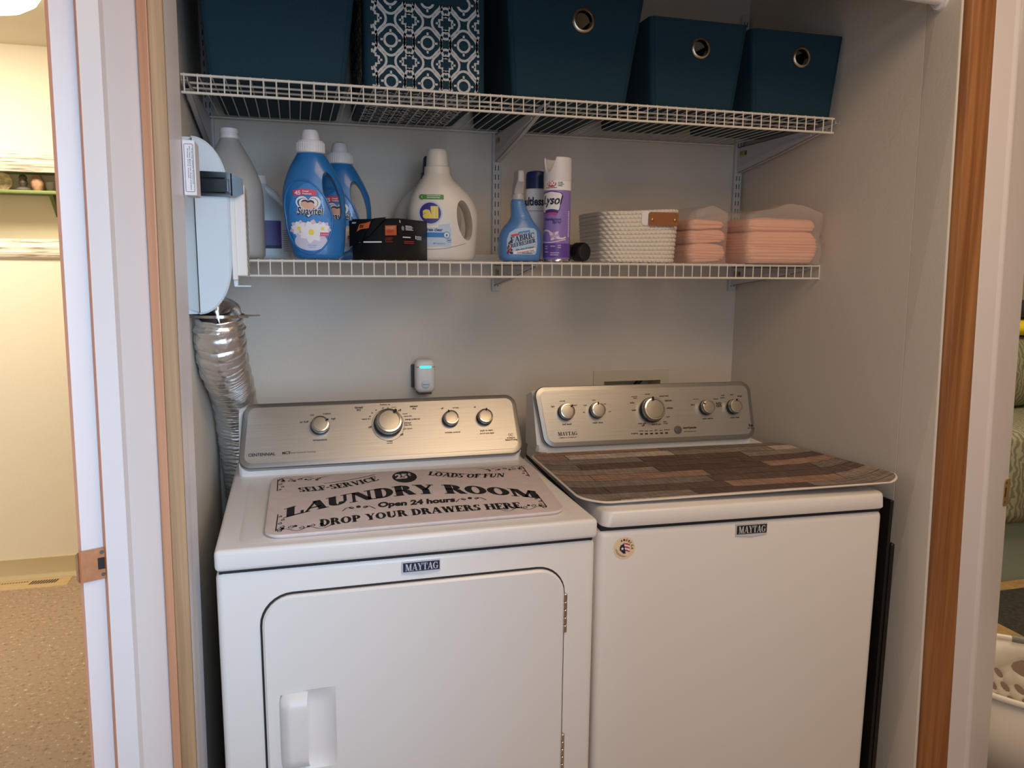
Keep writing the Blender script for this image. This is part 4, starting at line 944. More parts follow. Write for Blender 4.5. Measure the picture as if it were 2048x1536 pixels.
    b.build('front_label', [M_MBLUE, M_WHITE, mat('petal_pink', (214, 196, 212), .5), M_SKIN, M_YEL, M_NAVY, M_PINK, M_LBLUE, mat('label_lilac', (206, 204, 224), .5)], t, smooth=60)
    b = MB(); cxx = -.009
    b.lathe([(.0300, .238), (.0325, .240), (.0320, .262), (.0300, .266), (.0215, .267)], (cxx, 0, 0), 36); cp = b.build('cap', M_CAPW, t, smooth=40)
    b = MB(); b.lathe([(.0220, .264), (.0215, .270), (.0195, .284), (.0165, .290), (.010, .2925), (0, .293)], (cxx, 0, 0), 28); b.build('dosing_cup', M_CAPW, cp, smooth=40)
    b = MB()
    for k in range(36): a = 2*pi*k/36; b.tube([(cxx+.0322*cos(a), .0322*sin(a), .242), (cxx+.0318*cos(a), .0318*sin(a), .261)], .0008, 5)
    b.build('rib_pattern', M_CAPW, cp, smooth=60)
    return t
softener(.130, -.345, 0, 'blue softener bottle with heart label standing behind the black box, in front of its twin')
softener(.206, -.170, radians(-4), 'second blue softener bottle, half hidden behind the first one')

def detergent(x, y, rotz, label, capm, name_front=True, flip=1):
    t = thing('detergent_bottle', label, 'bottle', (x, y, ZS), rotz, 'cream detergent bottles'); g = flip
    R = [(0, -.004, .072, 0, .048, 2.8), (.006, -.004, .080, 0, .053, 2.8), (.04, -.005, .086, 0, .057, 2.6), (.08, -.0045, .0895, 0, .058, 2.5), (.115, -.005, .092, 0, .057, 2.4), (.145, -.0065, .0845, 0, .054, 2.3), (.168, -.010, .073, 0, .050, 2.2), (.188, -.014, .057, 0, .045, 2.1), (.205, -.018, .042, 0, .038, 2.0), (.222, -.019, .032, 0, .032, 2.0)]
    R = [(r[0], r[1]*g, *r[2:]) for r in R]
    L_ = Loft(R); b = MB(); L_.mesh(b, 44, 56)
    body = b.build('bottle_body', M_CREAM, t, smooth=60); f = L_.front; carve(body, .043*g, .102, .0165, .046, radians(10)*g)
    b = MB(); b.lathe([(.031, .216), (.0335, .219), (.0325, .236), (.028, .238)], (-.019*g, 0, 0), 36); cp = b.build('cap_collar', capm if not name_front else M_CREAM, t, smooth=40)
    b = MB(); b.lathe([(.0285, .236), (.0278, .250), (.0262, .268), (.0255, .276), (.023, .2795), (0, .280)], (-.019*g, 0, 0), 36); b.build('cap', capm, t, smooth=40)
    if not name_front: return t
    b = MB(); F0 = f; f = lambda o: (lambda a, z: F0(o)(a-.016, z)); f1, f2, f3 = f(.0008), f(.0013), f(.0019)
    b.flat(disc2(-.030, .118, .030, .030, 36, 5), f1, 0); b.flat(disc2(-.030, .118, .026, .026, 36, 5), f2, 1)
    b.flat(fit(text2('all', .07), -.049, .104, width=.038, height=.031), f(.0017), 3); b.flat(fit(text2('all', .04), -.048, .105, width=.036, height=.029), f(.0024), 2)
    b.flat(grid2(-.052, .152, .004, .164, 10, 2), f1, 4); b.flat(disc2(-.049, .158, .007, .007, 16, 2), f2, 4); b.flat(fit(text2('1', .03), -.050, .155, height=.006), f3, 3)
    b.flat(fit(text2('recommended by', .02), -.038, .159, width=.034), f2, 3); b.flat(fit(text2('dermatologists', .02), -.038, .154, width=.032), f2, 3)
    b.flat(grid2(-.060, .036, .022, .082, 10, 6), f1, 0); b.flat(fit(text2('free clear', .03), -.042, .073, width=.042), f2, 1)
    b.flat(fill([(-.010, .089), (.018, .093), (.020, .060), (-.010, .060)]), f(.0010), 0)
    b.flat(grid2(-.040, .058, .004, .070, 8, 2), f2, 6); b.flat(disc2(.010, .064, .0085, .0085, 24, 2), f2, 6); b.flat(disc2(.010, .064, .0068, .0068, 24, 2), f3, 3); b.flat(disc2(.010, .0635, .0025, .0035, 12, 1), f(.0023), 6)
    b.flat(ribbon2([(.016+.005*cos(a), .0505+.005*sin(a)) for a in [2*pi*k/16 for k in range(17)]], .0008), f2, 1); b.flat(grid2(.013, .0495, .019, .0515, 1, 1), f2, 1)
    b.flat(fit(text2('88 fl oz (2.6 L)', .02), -.024, .040, width=.030), f2, 6)
    b.flat(ribbon2([(-.070+.0093*k, .030-.010*sin(pi*k/14)*.4+.014*(k/14)**2) for k in range(15)], .0012), f(.0006), 7)
    b.build('front_label', [mat('pale_blue_label', (196, 214, 232), .5), M_DPURP, M_YEL, M_WHITE, M_GREEN, M_RED, M_MBLUE, M_GREY], t, smooth=60)
    return t
detergent(.457, -.215, 0, 'cream laundry detergent bottle with round purple and yellow label beside the black box', M_CREAM)
detergent(.430, -.083, 0, 'pale bottle with a navy cap hidden behind the cream detergent bottle', M_NAVYC, False, -1)

def jug():
    t = thing('milky_jug', 'translucent milky gallon jug at the end of the bottle shelf, behind the vent box', 'jug', (-.055, -.275, ZS))
    R = [(0, 0, .060, 0, .066, 4), (.008, 0, .066, 0, .073, 4), (.10, 0, .067, 0, .075, 3.4), (.165, 0, .065, 0, .073, 3.0), (.215, -.003, .051, 0, .058, 2.4), (.252, -.004, .032, 0, .036, 2.1), (.270, -.004, .0215, 0, .0215, 2), (.276, -.004, .0195, 0, .0195, 2)]
    b = MB(); Loft(R).mesh(b, 36, 40); b.build('jug_body', M_JUG, t, smooth=60)
    b = MB(); b.tube([(.006, .045, .232), (.010, .080, .205), (.012, .088, .165), (.010, .072, .115)], .011, 10); b.build('jug_handle', M_JUG, t, smooth=60)
    b = MB(); b.lathe([(.0195, .272), (.0205, .273), (.0205, .281), (.0192, .2825), (.0192, .2845), (.0205, .286), (.0200, .2955), (.017, .2975), (0, .298)], (-.004, 0, 0), 32); b.build('cap', M_CAPW, t, smooth=40)
jug()
def purple_label_jug():
    t = thing('bleach_bottle', 'white bottle with a deep purple side label standing between jug and softener', 'bottle', (.012, -.135, ZS), radians(6))
    L_ = Loft([(0, 0, .052, 0, .058, 4), (.006, 0, .056, 0, .062, 4), (.10, 0, .056, 0, .062, 3.6), (.125, -.004, .050, 0, .056, 3), (.16, -.018, .030, 0, .034, 2.2), (.19, -.018, .022, 0, .022, 2)])
    b = MB(); L_.mesh(b, 30, 40); b.tube([(-.004, -.01, .175), (.020, -.01, .160), (.036, -.01, .135), (.044, -.01, .105), (.044, -.01, .085)], [.012, .011, .010, .011, .012], 12); b.build('bottle_body', mat('pale_grey_bottle', (196, 208, 216), .4), t, smooth=60)
    MB().lathe([(.023, .186), (.024, .188), (.022, .206), (0, .208)], (-.018, 0, 0), 24).build('cap', M_CAPW, t, smooth=40)
    f = L_.front(.0008); b = MB(); b.flat(grid2(-.020, .026, .030, .094, 8, 6), f, 0); b.flat(grid2(-.020, .026, .030, .034, 8, 1), L_.front(.0012), 1)
    for k in range(11): b.flat(grid2(.034, .020+.005*k, .048, .0215+.005*k, 2, 1), f, 2)
    b.build('side_label', [M_DPURP, M_NAVY, M_GREY], t, smooth=60)
purple_label_jug()

def black_box():
    t = thing('cardboard_box', 'black cardboard box with an orange panel lying in front of the cream detergent bottle', 'box', (.314, -.388, ZS), radians(-40))
    a, b_, h = .130, .132, .096
    b = MB(); n = 8
    def side(u, v, bul): return bul*sin(pi*u)*sin(pi*v)
    def q(p0, p1, bul, nx, ny):
        return lambda u, v: (p0[0]+(p1[0]-p0[0])*u+nx*side(u, v, bul), p0[1]+(p1[1]-p0[1])*u+ny*side(u, v, bul), h*v)
    # corner at the origin points to the viewer; one face runs along -x, the other along +y
    P0, P1, P2, P3 = (-a, 0), (0, 0), (0, b_), (-a, b_)
    def tl(x): return .0
    b.grid(q(P0, P1, .002, 0, -1), n, n); b.grid(q(P1, P2, .008, 1, 0), n, n); b.grid(q(P2, P3, 0, 0, 1), n, n); b.grid(q(P3, P0, .002, -1, 0), n, n)
    b.add([(-a, 0, h), (0, 0, h), (0, b_, h), (-a, b_, h)], [(0, 1, 2, 3)]); b.add([(-a, 0, 0), (0, 0, 0), (0, b_, 0), (-a, b_, 0)], [(3, 2, 1, 0)])
    b.build('carton', M_CARD, t, smooth=30)
    b = MB(); b.plate([(-.135, .092), (-.066, .096), (-.100, .044), (-.135, .030)], [], lambda x, z, n_: (x, -.0045-n_, z), .0012)
    b.plate([(-.064, .097), (-.030, .099), (-.078, .056), (-.094, .050)], [], lambda x, z, n_: (x, -.0035-n_, z), .0012); b.build('torn_flap', M_CARD, t, smooth=0)
    b = MB(); F = lambda x, z: (x, -.0066, z); G = lambda x, z: (x, -.0034, z); H = lambda y, z: (.0012+.008*sin(pi*min(1, max(0, y/b_)))*sin(pi*min(1, max(0, z/h))), y, z)
    b.flat(fill([(-.113, .066), (-.104, .084), (-.086, .086), (-.072, .090), (-.078, .074), (-.100, .072)]), F, 0)
    b.flat(fit(text2('NEW', .03), -.126, .085, width=.012, shear=.2), F, 1); b.flat(fit(text2('3X', .05), -.104, .075, width=.012, shear=.2), lambda x, z: (x, -.0070, z), 3)
    b.flat(grid2(-.034, .057, -.002, .080, 1, 1), G, 0); b.flat(fit(text2('SWEET', .03), -.031, .071, width=.026), lambda x, z: (x, -.0038, z), 2)
    b.flat(fit(text2('HEAT', .03), -.029, .063, width=.018), lambda x, z: (x, -.0038, z), 4)
    b.flat(grid2(-.096, .040, -.044, .0435, 1, 1), G, 1)
    for k in range(3): b.flat(grid2(-.034, .050-.0042*k, -.012-.004*(k % 2), .0512-.0042*k, 1, 1), G, 4)
    for k in range(2): b.flat(grid2(-.130, .040+.005*k, -.104, .0413+.005*k, 1, 1), G, 5)
    # the bulging side
    b.flat(fit(text2('R', .03), .004, .086, height=.006), H, 1); b.flat(disc2(.016, .074, .0055, .0055, 16, 1), H, 5)
    for k in range(4): b.flat(grid2(.026, .070+.003*k, .056-.004*(k % 2), .0714+.003*k, 4, 1), H, 1)
    b.flat(grid2(.014, .052, .042, .0545, 4, 1), H, 1)
    for k in range(2): b.flat(grid2(.018, .043-.004*k, .056, .0445-.004*k, 4, 1), H, 4)
    b.flat(grid2(.062, .050, .066, .058, 1, 1), H, 1)
    for k in range(3): b.flat(grid2(.068, .049+.0032*k, .092, .0505+.0032*k, 3, 1), H, 1)
    b.build('printed_lettering', [M_ORANGE, M_WHITE, M_SKIN, M_CARD, M_RED, M_GREY], t, smooth=0)
black_box()

def spray_bottle():
    t = thing('spray_bottle', 'blue spray bottle with angled fabric refresher label and frosted nozzle', 'spray bottle', (.617, -.365, ZS))
    L_ = Loft([(0, 0, .046, 0, .028, 2.8), (.006, 0, .051, 0, .032, 2.8), (.03, 0, .054, 0, .034, 2.6), (.06, .001, .053, 0, .034, 2.4), (.082, .002, .044, 0, .031, 2.2), (.096, .003, .032, 0, .027, 2.1), (.11, .002, .025, 0, .022, 2), (.135, -.005, .0185, 0, .019, 2), (.146, -.006, .0165, 0, .017, 2), (.150, -.006, .013, 0, .013, 2)])
    b = MB(); L_.mesh(b, 40, 40); b.build('bottle_body', M_SPRAYB, t, smooth=60)
    b = MB()
    for k in range(7): 
        z = .100+.006*k; b.tube([L_.front(-.0006)(x, z+.16*x) for x in [(-.014+.0045*q+.002*(6-k)*.4) for q in range(7)]], .0011, 6)
    b.build('grip_rib', M_SPRAYB, t, smooth=60)
    b = MB(); b.lathe([(.0150, .149), (.0150, .160), (.0125, .164)], (-.006, 0, 0), 24); cp = b.build('collar', M_CLEAR, t, smooth=40)
    b = MB(); rings = []
    for z, w_, d0, d1 in ((.163, .0125, -.012, .012), (.174, .0115, -.016, .013), (.186, .0100, -.026, .014), (.190, .0085, -.030, .014), (.214, .0075, -.030, .012), (.217, .0060, -.027, .010)):
        rings.append([(-.006+a, c, z) for a, c in rrect(-w_, d0, w_, d1, .004, 4)])
    b.loft(rings); b.build('spray_head', M_CLEAR, cp, smooth=40)
    f1, f2, f3 = L_.front(.0008), L_.front(.0013), L_.front(.0018); b = MB()
    lb = [(-.040, .052), (-.034, .068), (-.020, .077), (.004, .081), (.028, .080), (.035, .074), (.037, .040), (.034, .020), (.030, .016), (-.034, .016), (-.040, .024)]
    cxm, czm = 0, .05; pts = [(cxm, czm)]; fs = []; K = 5; n = len(lb)*4
    dense = [(lb[i][0]+(lb[(i+1) % len(lb)][0]-lb[i][0])*q/4, lb[i][1]+(lb[(i+1) % len(lb)][1]-lb[i][1])*q/4) for i in range(len(lb)) for q in range(4)]
    for j in range(1, K+1): pts += [(cxm+(x-cxm)*j/K, czm+(z-czm)*j/K) for x, z in dense]
    fs = [(0, 1+i, 1+(i+1) % n) for i in range(n)]+[(1+j*n+i, 1+(j+1)*n+i, 1+(j+1)*n+(i+1) % n, 1+j*n+(i+1) % n) for j in range(K-1) for i in range(n)]
    b.flat((pts, fs), f1, 0)
    rot = lambda d, a, ox, oz: ([(ox+(x-ox)*cos(a)-(z-oz)*sin(a), oz+(x-ox)*sin(a)+(z-oz)*cos(a)) for x, z in d[0]], d[1])
    A = radians(13)
    b.flat(rot(grid2(-.030, .058, -.008, .063, 4, 1), A, -.030, .058), f2, 4); b.flat(rot(grid2(-.012, .062, .018, .070, 4, 1), A*.8, -.012, .062), f2, 1)
    b.flat(rot(fit(text2('AWESOME', .03), -.010, .0625, width=.025), A*.8, -.012, .062), f3, 0)
    fw = slen('FABRIC', .95); b.flat(rot(serif_line('FABRIC', -.031, .030, .043, .0135, .95, .1), A, -.031, .043), f3, 2)
    b.flat(rot(serif_line('REFRESHER', -.031, .033, .0315, .0100, .95, .1), A, -.031, .0315), f3, 2)
    for zz in (.0415, .0300): b.flat(rot(grid2(-.032, zz, .033, zz+.0010, 6, 1), A, -.031, zz), f2, 3)
    b.flat(rot(fit(text2('Kills odors & freshens', .02), -.018, .0250, width=.046), A*.8, -.018, .025), f2, 2); b.flat(rot(grid2(-.024, .0165, .033, .0232, 5, 1), A*.7, -.024, .0165), f2, 3)
    b.flat(rot(fit(text2('Fresh Lavender Fields', .02), -.016, .0185, width=.044, shear=.2), A*.7, -.016, .0185), f3, 4)
    b.flat(fit(text2('32 fl oz (946 mL)', .02), -.004, .0175, width=.026), f3, 2)
    for k in range(16):
        x = -.038+.010*random.random(); z = .018+.030*random.random(); b.flat(disc2(x, z, .0022, .0032, 8, 1), f3, 2 if k % 3 else 4)
    b.build('front_label', [mat('pale_sky_label', (170, 196, 224), .5), M_MBLUE, M_NAVY, M_WHITE, M_RED], t, smooth=60)
spray_bottle()
def spray_can(name, label, loc, r, h, mats_body, cap_m, cap_prof, rotz=0):
    t = thing(name, label, 'spray can', loc, rotz, 'spray cans on the bottle shelf')
    MB().lathe([(r*.9, 0), (r*.985, .001), (r*1.0, .004), (r*.975, .006), (r, .008), (r, h-.010), (r*.97, h-.004), (r*.9, h)], n=44).build('can_body', mats_body, t, smooth=30)
    MB().lathe([(r*1.015, .0005), (r*1.02, .003), (r*1.0, .0055), (r*.98, .006)], n=44).build('can_seam', M_CHROME, t, smooth=30)
    return t
def lysol():
    r, h = .0335, .196
    t = spray_can('disinfectant_can', 'tall purple disinfectant spray can with white notched cap', (.710, -.375, ZS), r, h, M_PURP, None, None)
    b = MB(); n = 44; cr = .0345
    rings = []
    for q in range(9):
        z = .194+.006*q; rings.append([(cr*(1-.002*q)*cos(2*pi*k/n), cr*(1-.002*q)*sin(2*pi*k/n), z) for k in range(n)])
    # the notch: lower the rim on the viewer's near side
    def rim(z, k):
        a = (2*pi*k/n); d = abs(((a-radians(208)+pi) % (2*pi))-pi); return z-max(0, .034*(1-(d/.62)**2))
    for z, rr in ((.2480, .0338), (.2505, .0322)): rings.append([(rr*cos(2*pi*k/n), rr*sin(2*pi*k/n), max(rim(z, k), .210)) for k in range(n)])
    for i in range(9):
        rings[i] = [(x, y, min(z, max(rim(.2475, k), .2095)-.0005*(9-i))) for k, (x, y, z) in enumerate(rings[i])]
    b.loft(rings, 0, True, False); ir = [[(x*.95, y*.95, z-.0008) for x, y, z in rings[-1]], [(x*.9, y*.9, .205) for x, y, z in rings[-1]]]
    b.loft([rings[-1]]+ir, 0, False, True); b.build('cap', M_CAPW, t, smooth=40)
    MB().lathe([(.008, .204), (.008, .222), (.0065, .225), (0, .2255)], n=20).build('spray_button', M_CAPW, t, smooth=40)
    f = lambda off: (lambda a, z: ((r+off)*sin((a-.022)/r), -(r+off)*cos((a-.022)/r), z))
    f1, f2, f3, f4 = f(.0004), f(.0008), f(.0012), f(.0016); b = MB()
    b.flat(grid2(-.075, .172, .075, .195, 40, 2), f1, 0)                               # white band
    b.flat(disc2(-.004, .1865, .0125, .0072, 24, 2), f2, 3); b.flat(fit(text2('100', .04), -.014, .1825, width=.020), f3, 0)
    for k, s_ in enumerate(('ILLNESS', 'CAUSING', 'GERMS')): b.flat(fit(text2('KILLS' if False else s_, .03), .0125, .1885-.0038*k, height=.0026), f2, 1)
    b.flat(fit(text2('24 hour sanitizing', .02), -.020, .1755, width=.030), f2, 1)
    cx = -.004; sh = [(cx-.030, .120), (cx-.030, .158), (cx-.024, .164), (cx, .168), (cx+.022, .165), (cx+.027, .160), (cx+.020, .127), (cx+.019, .124), (cx-.010, .118)]
    dn = [(sh[i][0]+(sh[(i+1) % 9][0]-sh[i][0])*q/4, sh[i][1]+(sh[(i+1) % 9][1]-sh[i][1])*q/4) for i in range(9) for q in range(4)]
    def blob(s_): 
        p = [(cx-.002, .143)]; K = 5; m = len(dn); fs = []
        for j in range(1, K+1): p += [(cx-.002+(x-cx+.002)*s_*j/K, .143+(z-.143)*s_*j/K) for x, z in dn]
        return p, [(0, 1+i, 1+(i+1) % m) for i in range(m)]+[(1+j*m+i, 1+(j+1)*m+i, 1+(j+1)*m+(i+1) % m, 1+j*m+(i+1) % m) for j in range(K-1) for i in range(m)]
    b.flat(blob(1.08), f1, 2); b.flat(blob(1.0), f2, 0)
    b.flat(fit(text2('Lysol', .03), -.031, .131, width=.050, height=.028, shear=.25), f3, 1)
    b.flat(ribbon2([(-.020+.034*k/8, .1195+.003*sin(pi*k/8)) for k in range(9)], .008), f3, 2); b.flat(ribbon2([(-.018+.030*k/8, .1140+.003*sin(pi*k/8)) for k in range(9)], .0045), f3, 6)
    b.flat(fit(text2('Disinfectant', .025), -.022, .099, width=.044), f2, 2); b.flat(fit(text2('Spray', .025), .000, .090, width=.022), f2, 2)
    b.flat(ribbon2([(-.040+.075*k/14, .066+.010*sin(k*.4)) for k in range(15)], .004), f1, 4); b.flat(ribbon2([(-.040+.075*k/14, .050-.004*sin(k*.3)) for k in range(15)], .0022), f1, 4)
    for k in range(8):
        a = radians(45*k+10); L2 = .013+.004*(k % 2); p = [(.006+L2*cos(a)*u-L2*.28*sin(a)*sin(pi*u), .062+L2*sin(a)*u*.8+L2*.28*cos(a)*sin(pi*u)) for u in [q/6 for q in range(7)]]; q_ = [(.006+L2*cos(a)*u+L2*.2*sin(a)*sin(pi*u), .062+L2*sin(a)*u*.8-L2*.2*cos(a)*sin(pi*u)) for u in [q/6 for q in range(6, -1, -1)]]
        b.flat(fill(p+q_[1:-1]), f2 if k % 2 else f3, 4 if k % 2 else 5)
    b.flat(grid2(-.060, .010, .060, .044, 30, 4), f1, 7)
    for k, (x, z, wd) in enumerate(((-.022, .036, .010), (-.022, .030, .010), (-.004, .036, .012), (.014, .038, .008), (-.022, .022, .012), (-.004, .020, .022), (-.004, .015, .020), (.014, .033, .008))): b.flat(grid2(x, z, x+wd, z+.0025, 3, 1), f2, 5)
    for k in range(16): b.flat(grid2(.042, .060+.004*k, .047, .0622+.004*k, 1, 1), f2, 0)
    b.build('wrapped_label', [M_WHITE, M_NAVY, M_DPURP, M_RED, mat('petal_white', (228, 214, 226), .5), mat('petal_lilac', (188, 164, 206), .5), M_PINK, mat('violet_band', (98, 70, 156), .4)], t, smooth=60)
lysol()
def starch_can():
    r, h = .0300, .188
    t = spray_can('starch_can', 'white spray can with navy cap half hidden behind the blue spray bottle', (.690, -.265, ZS), r, h, M_WHITE, None, None)
    MB().lathe([(.0285, .182), (.0285, .205), (.0278, .222), (.0255, .228), (.012, .2315), (0, .232)], n=36).build('cap', M_NAVYC, t, smooth=40)
    f = lambda a, z: ((r+.0006)*sin(a/r), -(r+.0006)*cos(a/r), z); b = MB()
    b.flat(fit(text2('faultless', .035), -.058, .142, width=.070, height=.022), f, 0); b.flat(grid2(-.03, .128, .03, .1295, 12, 1), f, 1)
    b.build('printed_lettering', [M_NAVY, M_GREY], t, smooth=60)
starch_can()
def torch():
    t = thing('black_flashlight', 'black cylindrical flashlight lying in front of the rope basket', 'flashlight', (.785, -.375, ZS+.0245), radians(-62))
    MB().lathe([(.0, -.150), (.0185, -.149), (.0195, -.146), (.0195, -.035), (.0200, -.030), (.0240, -.026), (.0240, -.002), (.0225, 0)], axis='x', n=32).build('barrel', M_BLK, t, smooth=40)
    MB().lathe([(.0225, -.0005), (.0215, .0015), (.0195, .001), (.012, .0002), (0, 0)], axis='x', n=32).build('tail_cap', M_LATCH, t, smooth=40)
    b = MB()
    for k in range(6): b.tube([(-.130+.012*k, 0, .0196), (-.126+.012*k, 0, .0196)], .0022, 8)
    b.build('grip_rib', M_BLK, t)
torch()
def basket():
    x0, x1, y0, y1, h = .838, 1.052, -.385, -.155, .132; cx, cy = (x0+x1)/2, (y0+y1)/2
    t = thing('rope_basket', 'white coiled rope basket with a tan leather handle patch, beside the peach pads', 'basket', (cx, cy, ZS)); W, D = (x1-x0)/2, (y1-y0)/2
    b = MB(); nc = 13; rc = h/nc/2; n = 64
    def outl(z, r):
        s = z/h; w_, d_ = W*(.96+.06*s)+r, D*(.95+.05*s)+r; rr = .052; P_ = []
        for a, c in rrect(-w_, -d_, w_, d_, rr, 8): P_.append((a, c))
        return P_
    def pt(p, z): return (p[0]+.010*(z/h)*0, p[1], z+(.006*max(0, (p[0]/W))-.004*(p[0] < -W*.5))*(z/h))
    rings = []
    for i in range(nc):
        for k in range(6):
            a = -pi/2+pi*k/6; z = rc*(2*i+1)+rc*sin(a); rings.append([pt(p, z) for p in outl(rc*(2*i+1), rc*.55*cos(a))])
    top = rings[-1]
    for r_, z in ((-.002, h+.001), (-.006, h-.002), (-.007, h*.5), (-.007, .008)): rings.append([pt(p, z) for p in outl(h if z > h*.6 else z, r_)])
    b.loft(rings); b.build('rope_coils', M_ROPE, t, smooth=60)
    # handle patch on the front, with the opening it closes
    yf = lambda x, z: -(D*(.95+.05*z/h))-rc*.6
    fx = lambda off: (lambda a, c, n: (a, yf(a, c)-off-n, c))
    b = MB(); b.plate(rrect(.006, .093, .088, .127, .006, 4), [], fx(.003), .003); pch = b.build('leather_patch', M_LEATH, t)
    for x in (.016, .079): MB().lathe([(.0045, 0), (.0042, .0016), (.002, .0028), (0, .003)], (x, yf(x, .108)-.006, .108), 16, 'y').build('rivet', M_BRASS, pch)
    b = MB(); b.plate(rrect(-.012, .094, .010, .130, .008, 5), [], fx(.0006), .0008); b.build('handle_opening', M_WHITE, t)
basket()
def pads(name, label, x0, x1, y0, y1, layers, film, seed):
    random.seed(seed); cx, cy = (x0+x1)/2, (y0+y1)/2; t = thing(name, label, 'pad package', (cx, cy, ZS), 0, 'packs of peach absorbent pads'); W, D = (x1-x0)/2, (y1-y0)/2
    for (z0, z1, ins, nl) in layers:
        b = MB(); rings = []; n_ = nl*4
        for i in range(n_+1):
            z = z0+(z1-z0)*i/n_; u = i/n_; e = sqrt(max(0, 1-abs(2*u-1)**2.6)); k = (.0026*abs(sin(pi*i/4)))+random.random()*.0008
            q = rrect(-W+ins+.022*(1-e), -D+ins+.012*(1-e)-k, W-ins-.026*(1-e)**.8, D-ins, .016, 6); wob = [.0018*sin(p[0]*40+i*.3)+.0012*sin(p[0]*90+i) for p in q]
            rings.append([(p[0]+k*.4*(1 if p[0] > 0 else -1), p[1], z+wo) for p, wo in zip(q, wob)])
        b.loft(rings); b.build('folded_pads', M_PADS, t, smooth=50)
    zt = layers[-1][1]; b = MB(); rings = []
    for i, (z, ex) in enumerate(film):
        q = rrect(-W-ex, -D-.004-.3*max(ex, 0), W+ex*1.0, D+.004, .020, 12)
        rings.append([(p[0]+(.003*sin(17*p[1]+i*2+seed)+.002*sin(57*p[1]+i*3)), p[1]+.0022*sin(31*p[0]+i*1.7)+.0016*sin(83*p[0]+2.3*i), z+(.007*sin(p[0]*23+i*.7+seed)+.004*sin(61*p[0]+37*p[1]+i))*(i > 2)) for p in q])
    b.loft(rings, 0, False, True); b.build('clear_film', M_FILM, t, smooth=60)
    return t
pads('pad_pack', 'bagged pack of peach folded pads against the side wall, at the end of the shelf', 1.212, 1.432, -.436, -.13, [(.002, .082, .004, 10), (.083, .118, .010, 3)], [(.0, .004), (.03, .007), (.07, .006), (.110, .008), (.130, .004), (.139, -.015), (.143, -.05), (.144, -.09)], 3)
pads('pad_pack', 'bagged pack of peach folded pads between the rope basket and the other pack', 1.078, 1.192, -.372, -.12, [(.002, .052, .003, 7), (.0525, .088, .003, 5), (.0885, .114, .006, 3)], [(.0, .003), (.05, .003), (.10, .003), (.122, .000), (.134, -.016), (.142, -.045)], 5)
b = MB(); b.grid(lambda u, v: (1.4355+.009*sin(v*3)-.004*u, -.43+.05*u+.006*sin(9*v+4*u), ZS+.040+.040*v+.008*sin(6*u)), 8, 8); tail = b.build('clear_film', M_FILM, None, smooth=60)
tail.parent = bpy.data.objects['pad_pack']; tail.location = (-(1.212+1.432)/2, (.436+.13)/2, -ZS)
tag(MB().box((.055, -.060, ZS-.0002), (1.02, -.045, ZS+.0205), bev=.002).build('white_board_strip', M_STD), 'low white board strip standing along the wall behind the bottles', 'board')

# ------------------------------------------------------------------ dryer vent on the side wall
def vent_box():
    t = thing('vent_filter_box', 'pale round-ended dryer vent filter box with black latch on the alcove side wall', 'vent box', (-.139, -.50, 1.335))
    def prof(x0, x1, ins=0, left_round=False):
        h = .352; rx, rz = .066, .105; p = []
        for k in range(13): a = radians(-90+90*k/12); p.append((x1-rx+(rx-ins)*cos(a), rz+(rz-ins)*sin(a)))
        for k in range(13): a = radians(90*k/12); p.append((x1-rx+(rx-ins)*cos(a), h-rz+(rz-ins)*sin(a)))
        return p+[(x0, h-ins-(.006 if left_round else 0)), (x0, ins+(.006 if left_round else 0))]
    b = MB(); p = prof(.001, .088); b.plate(p, [], lambda a, c, n: (a, -.030+n, c), .105); b.build('housing', M_LINT, t, smooth=30)
    b = MB(); o, i_ = prof(.029, .0935), prof(.029, .0935, .004)
    n = len(o); b.loft([[(x, -.034, z) for x, z in o], [(x, -.046, z) for x, z in o], [(x, -.049, z) for x, z in i_]]); cv = b.build('front_cover', M_LINT, t, smooth=30)
    b = MB(); b.loft([[(x, y, z) for x, y, z in ((.0015, -.030, .012), (.0015, -.030, .338), (.028, -.044, .346), (.028, -.044, .004))], [(x, y+.010, z) for x, y, z in ((.0015, -.030, .012), (.0015, -.030, .338), (.028, -.034, .346), (.028, -.034, .004))]]); b.build('side_cover', M_LINT, t, smooth=0)
    # louvred screen cartridge with its slatted side
    b = MB(); b.box((.096, -.036, .078), (.123, .055, .262), bev=.002, seg=1); b.box((.0935, -.041, .070), (.104, .05, .274), bev=.0015, seg=1); sc = b.build('filter_screen', M_ENAMEL2, t, smooth=30)
    b = MB()
    for k in range(13): z = .085+.0135*k; b.add([(.1234, -.032, z), (.1234, .052, z-.016), (.1234, .052, z-.013), (.1234, -.032, z+.003)], [(0, 1, 2, 3)])
    b.build('slat_pattern', M_GREY, sc, smooth=0)
    b = MB(); b.plate([(.096, .056), (.103, .056), (.103, .0775), (.094, .0775)], [], lambda a, c, n: (a, -.034+n, c), .02); b.box((.100, -.030, .056), (.128, -.020, .0585)); b.build('drip_tab', M_LINT, t, smooth=0)
    b = MB(); o = [(.029, .236), (.037, .240), (.037, .243), (.030, .246), (.036, .250), (.036, .268), (.030, .271), (.037, .275), (.037, .279), (.030, .283), (.045, .284), (.090, .283), (.103, .281), (.121, .271), (.122, .243), (.107, .236)]
    def lf(x, z, n): return (x, -.0585+.0075*((x-.075)/.05)**2*(1 if x > .075 else .5)+n, z)
    b.plate(o, [rrect(.0915, .245, .0965, .270, .002, 2)], lf, .005); la = b.build('black_latch', M_LATCH, t, smooth=20)
    b = MB()
    for z in (.243, .271): b.tube([lf(.042, z, -.0006), lf(.060, z, -.0006), lf(.088, z, -.0006)], .0016, 6)
    b.tube([lf(.100, .238, -.0005), lf(.100, .281, -.0005)], .0014, 6); b.build('latch_rib', M_LATCH, la)
    return t
vent_box()
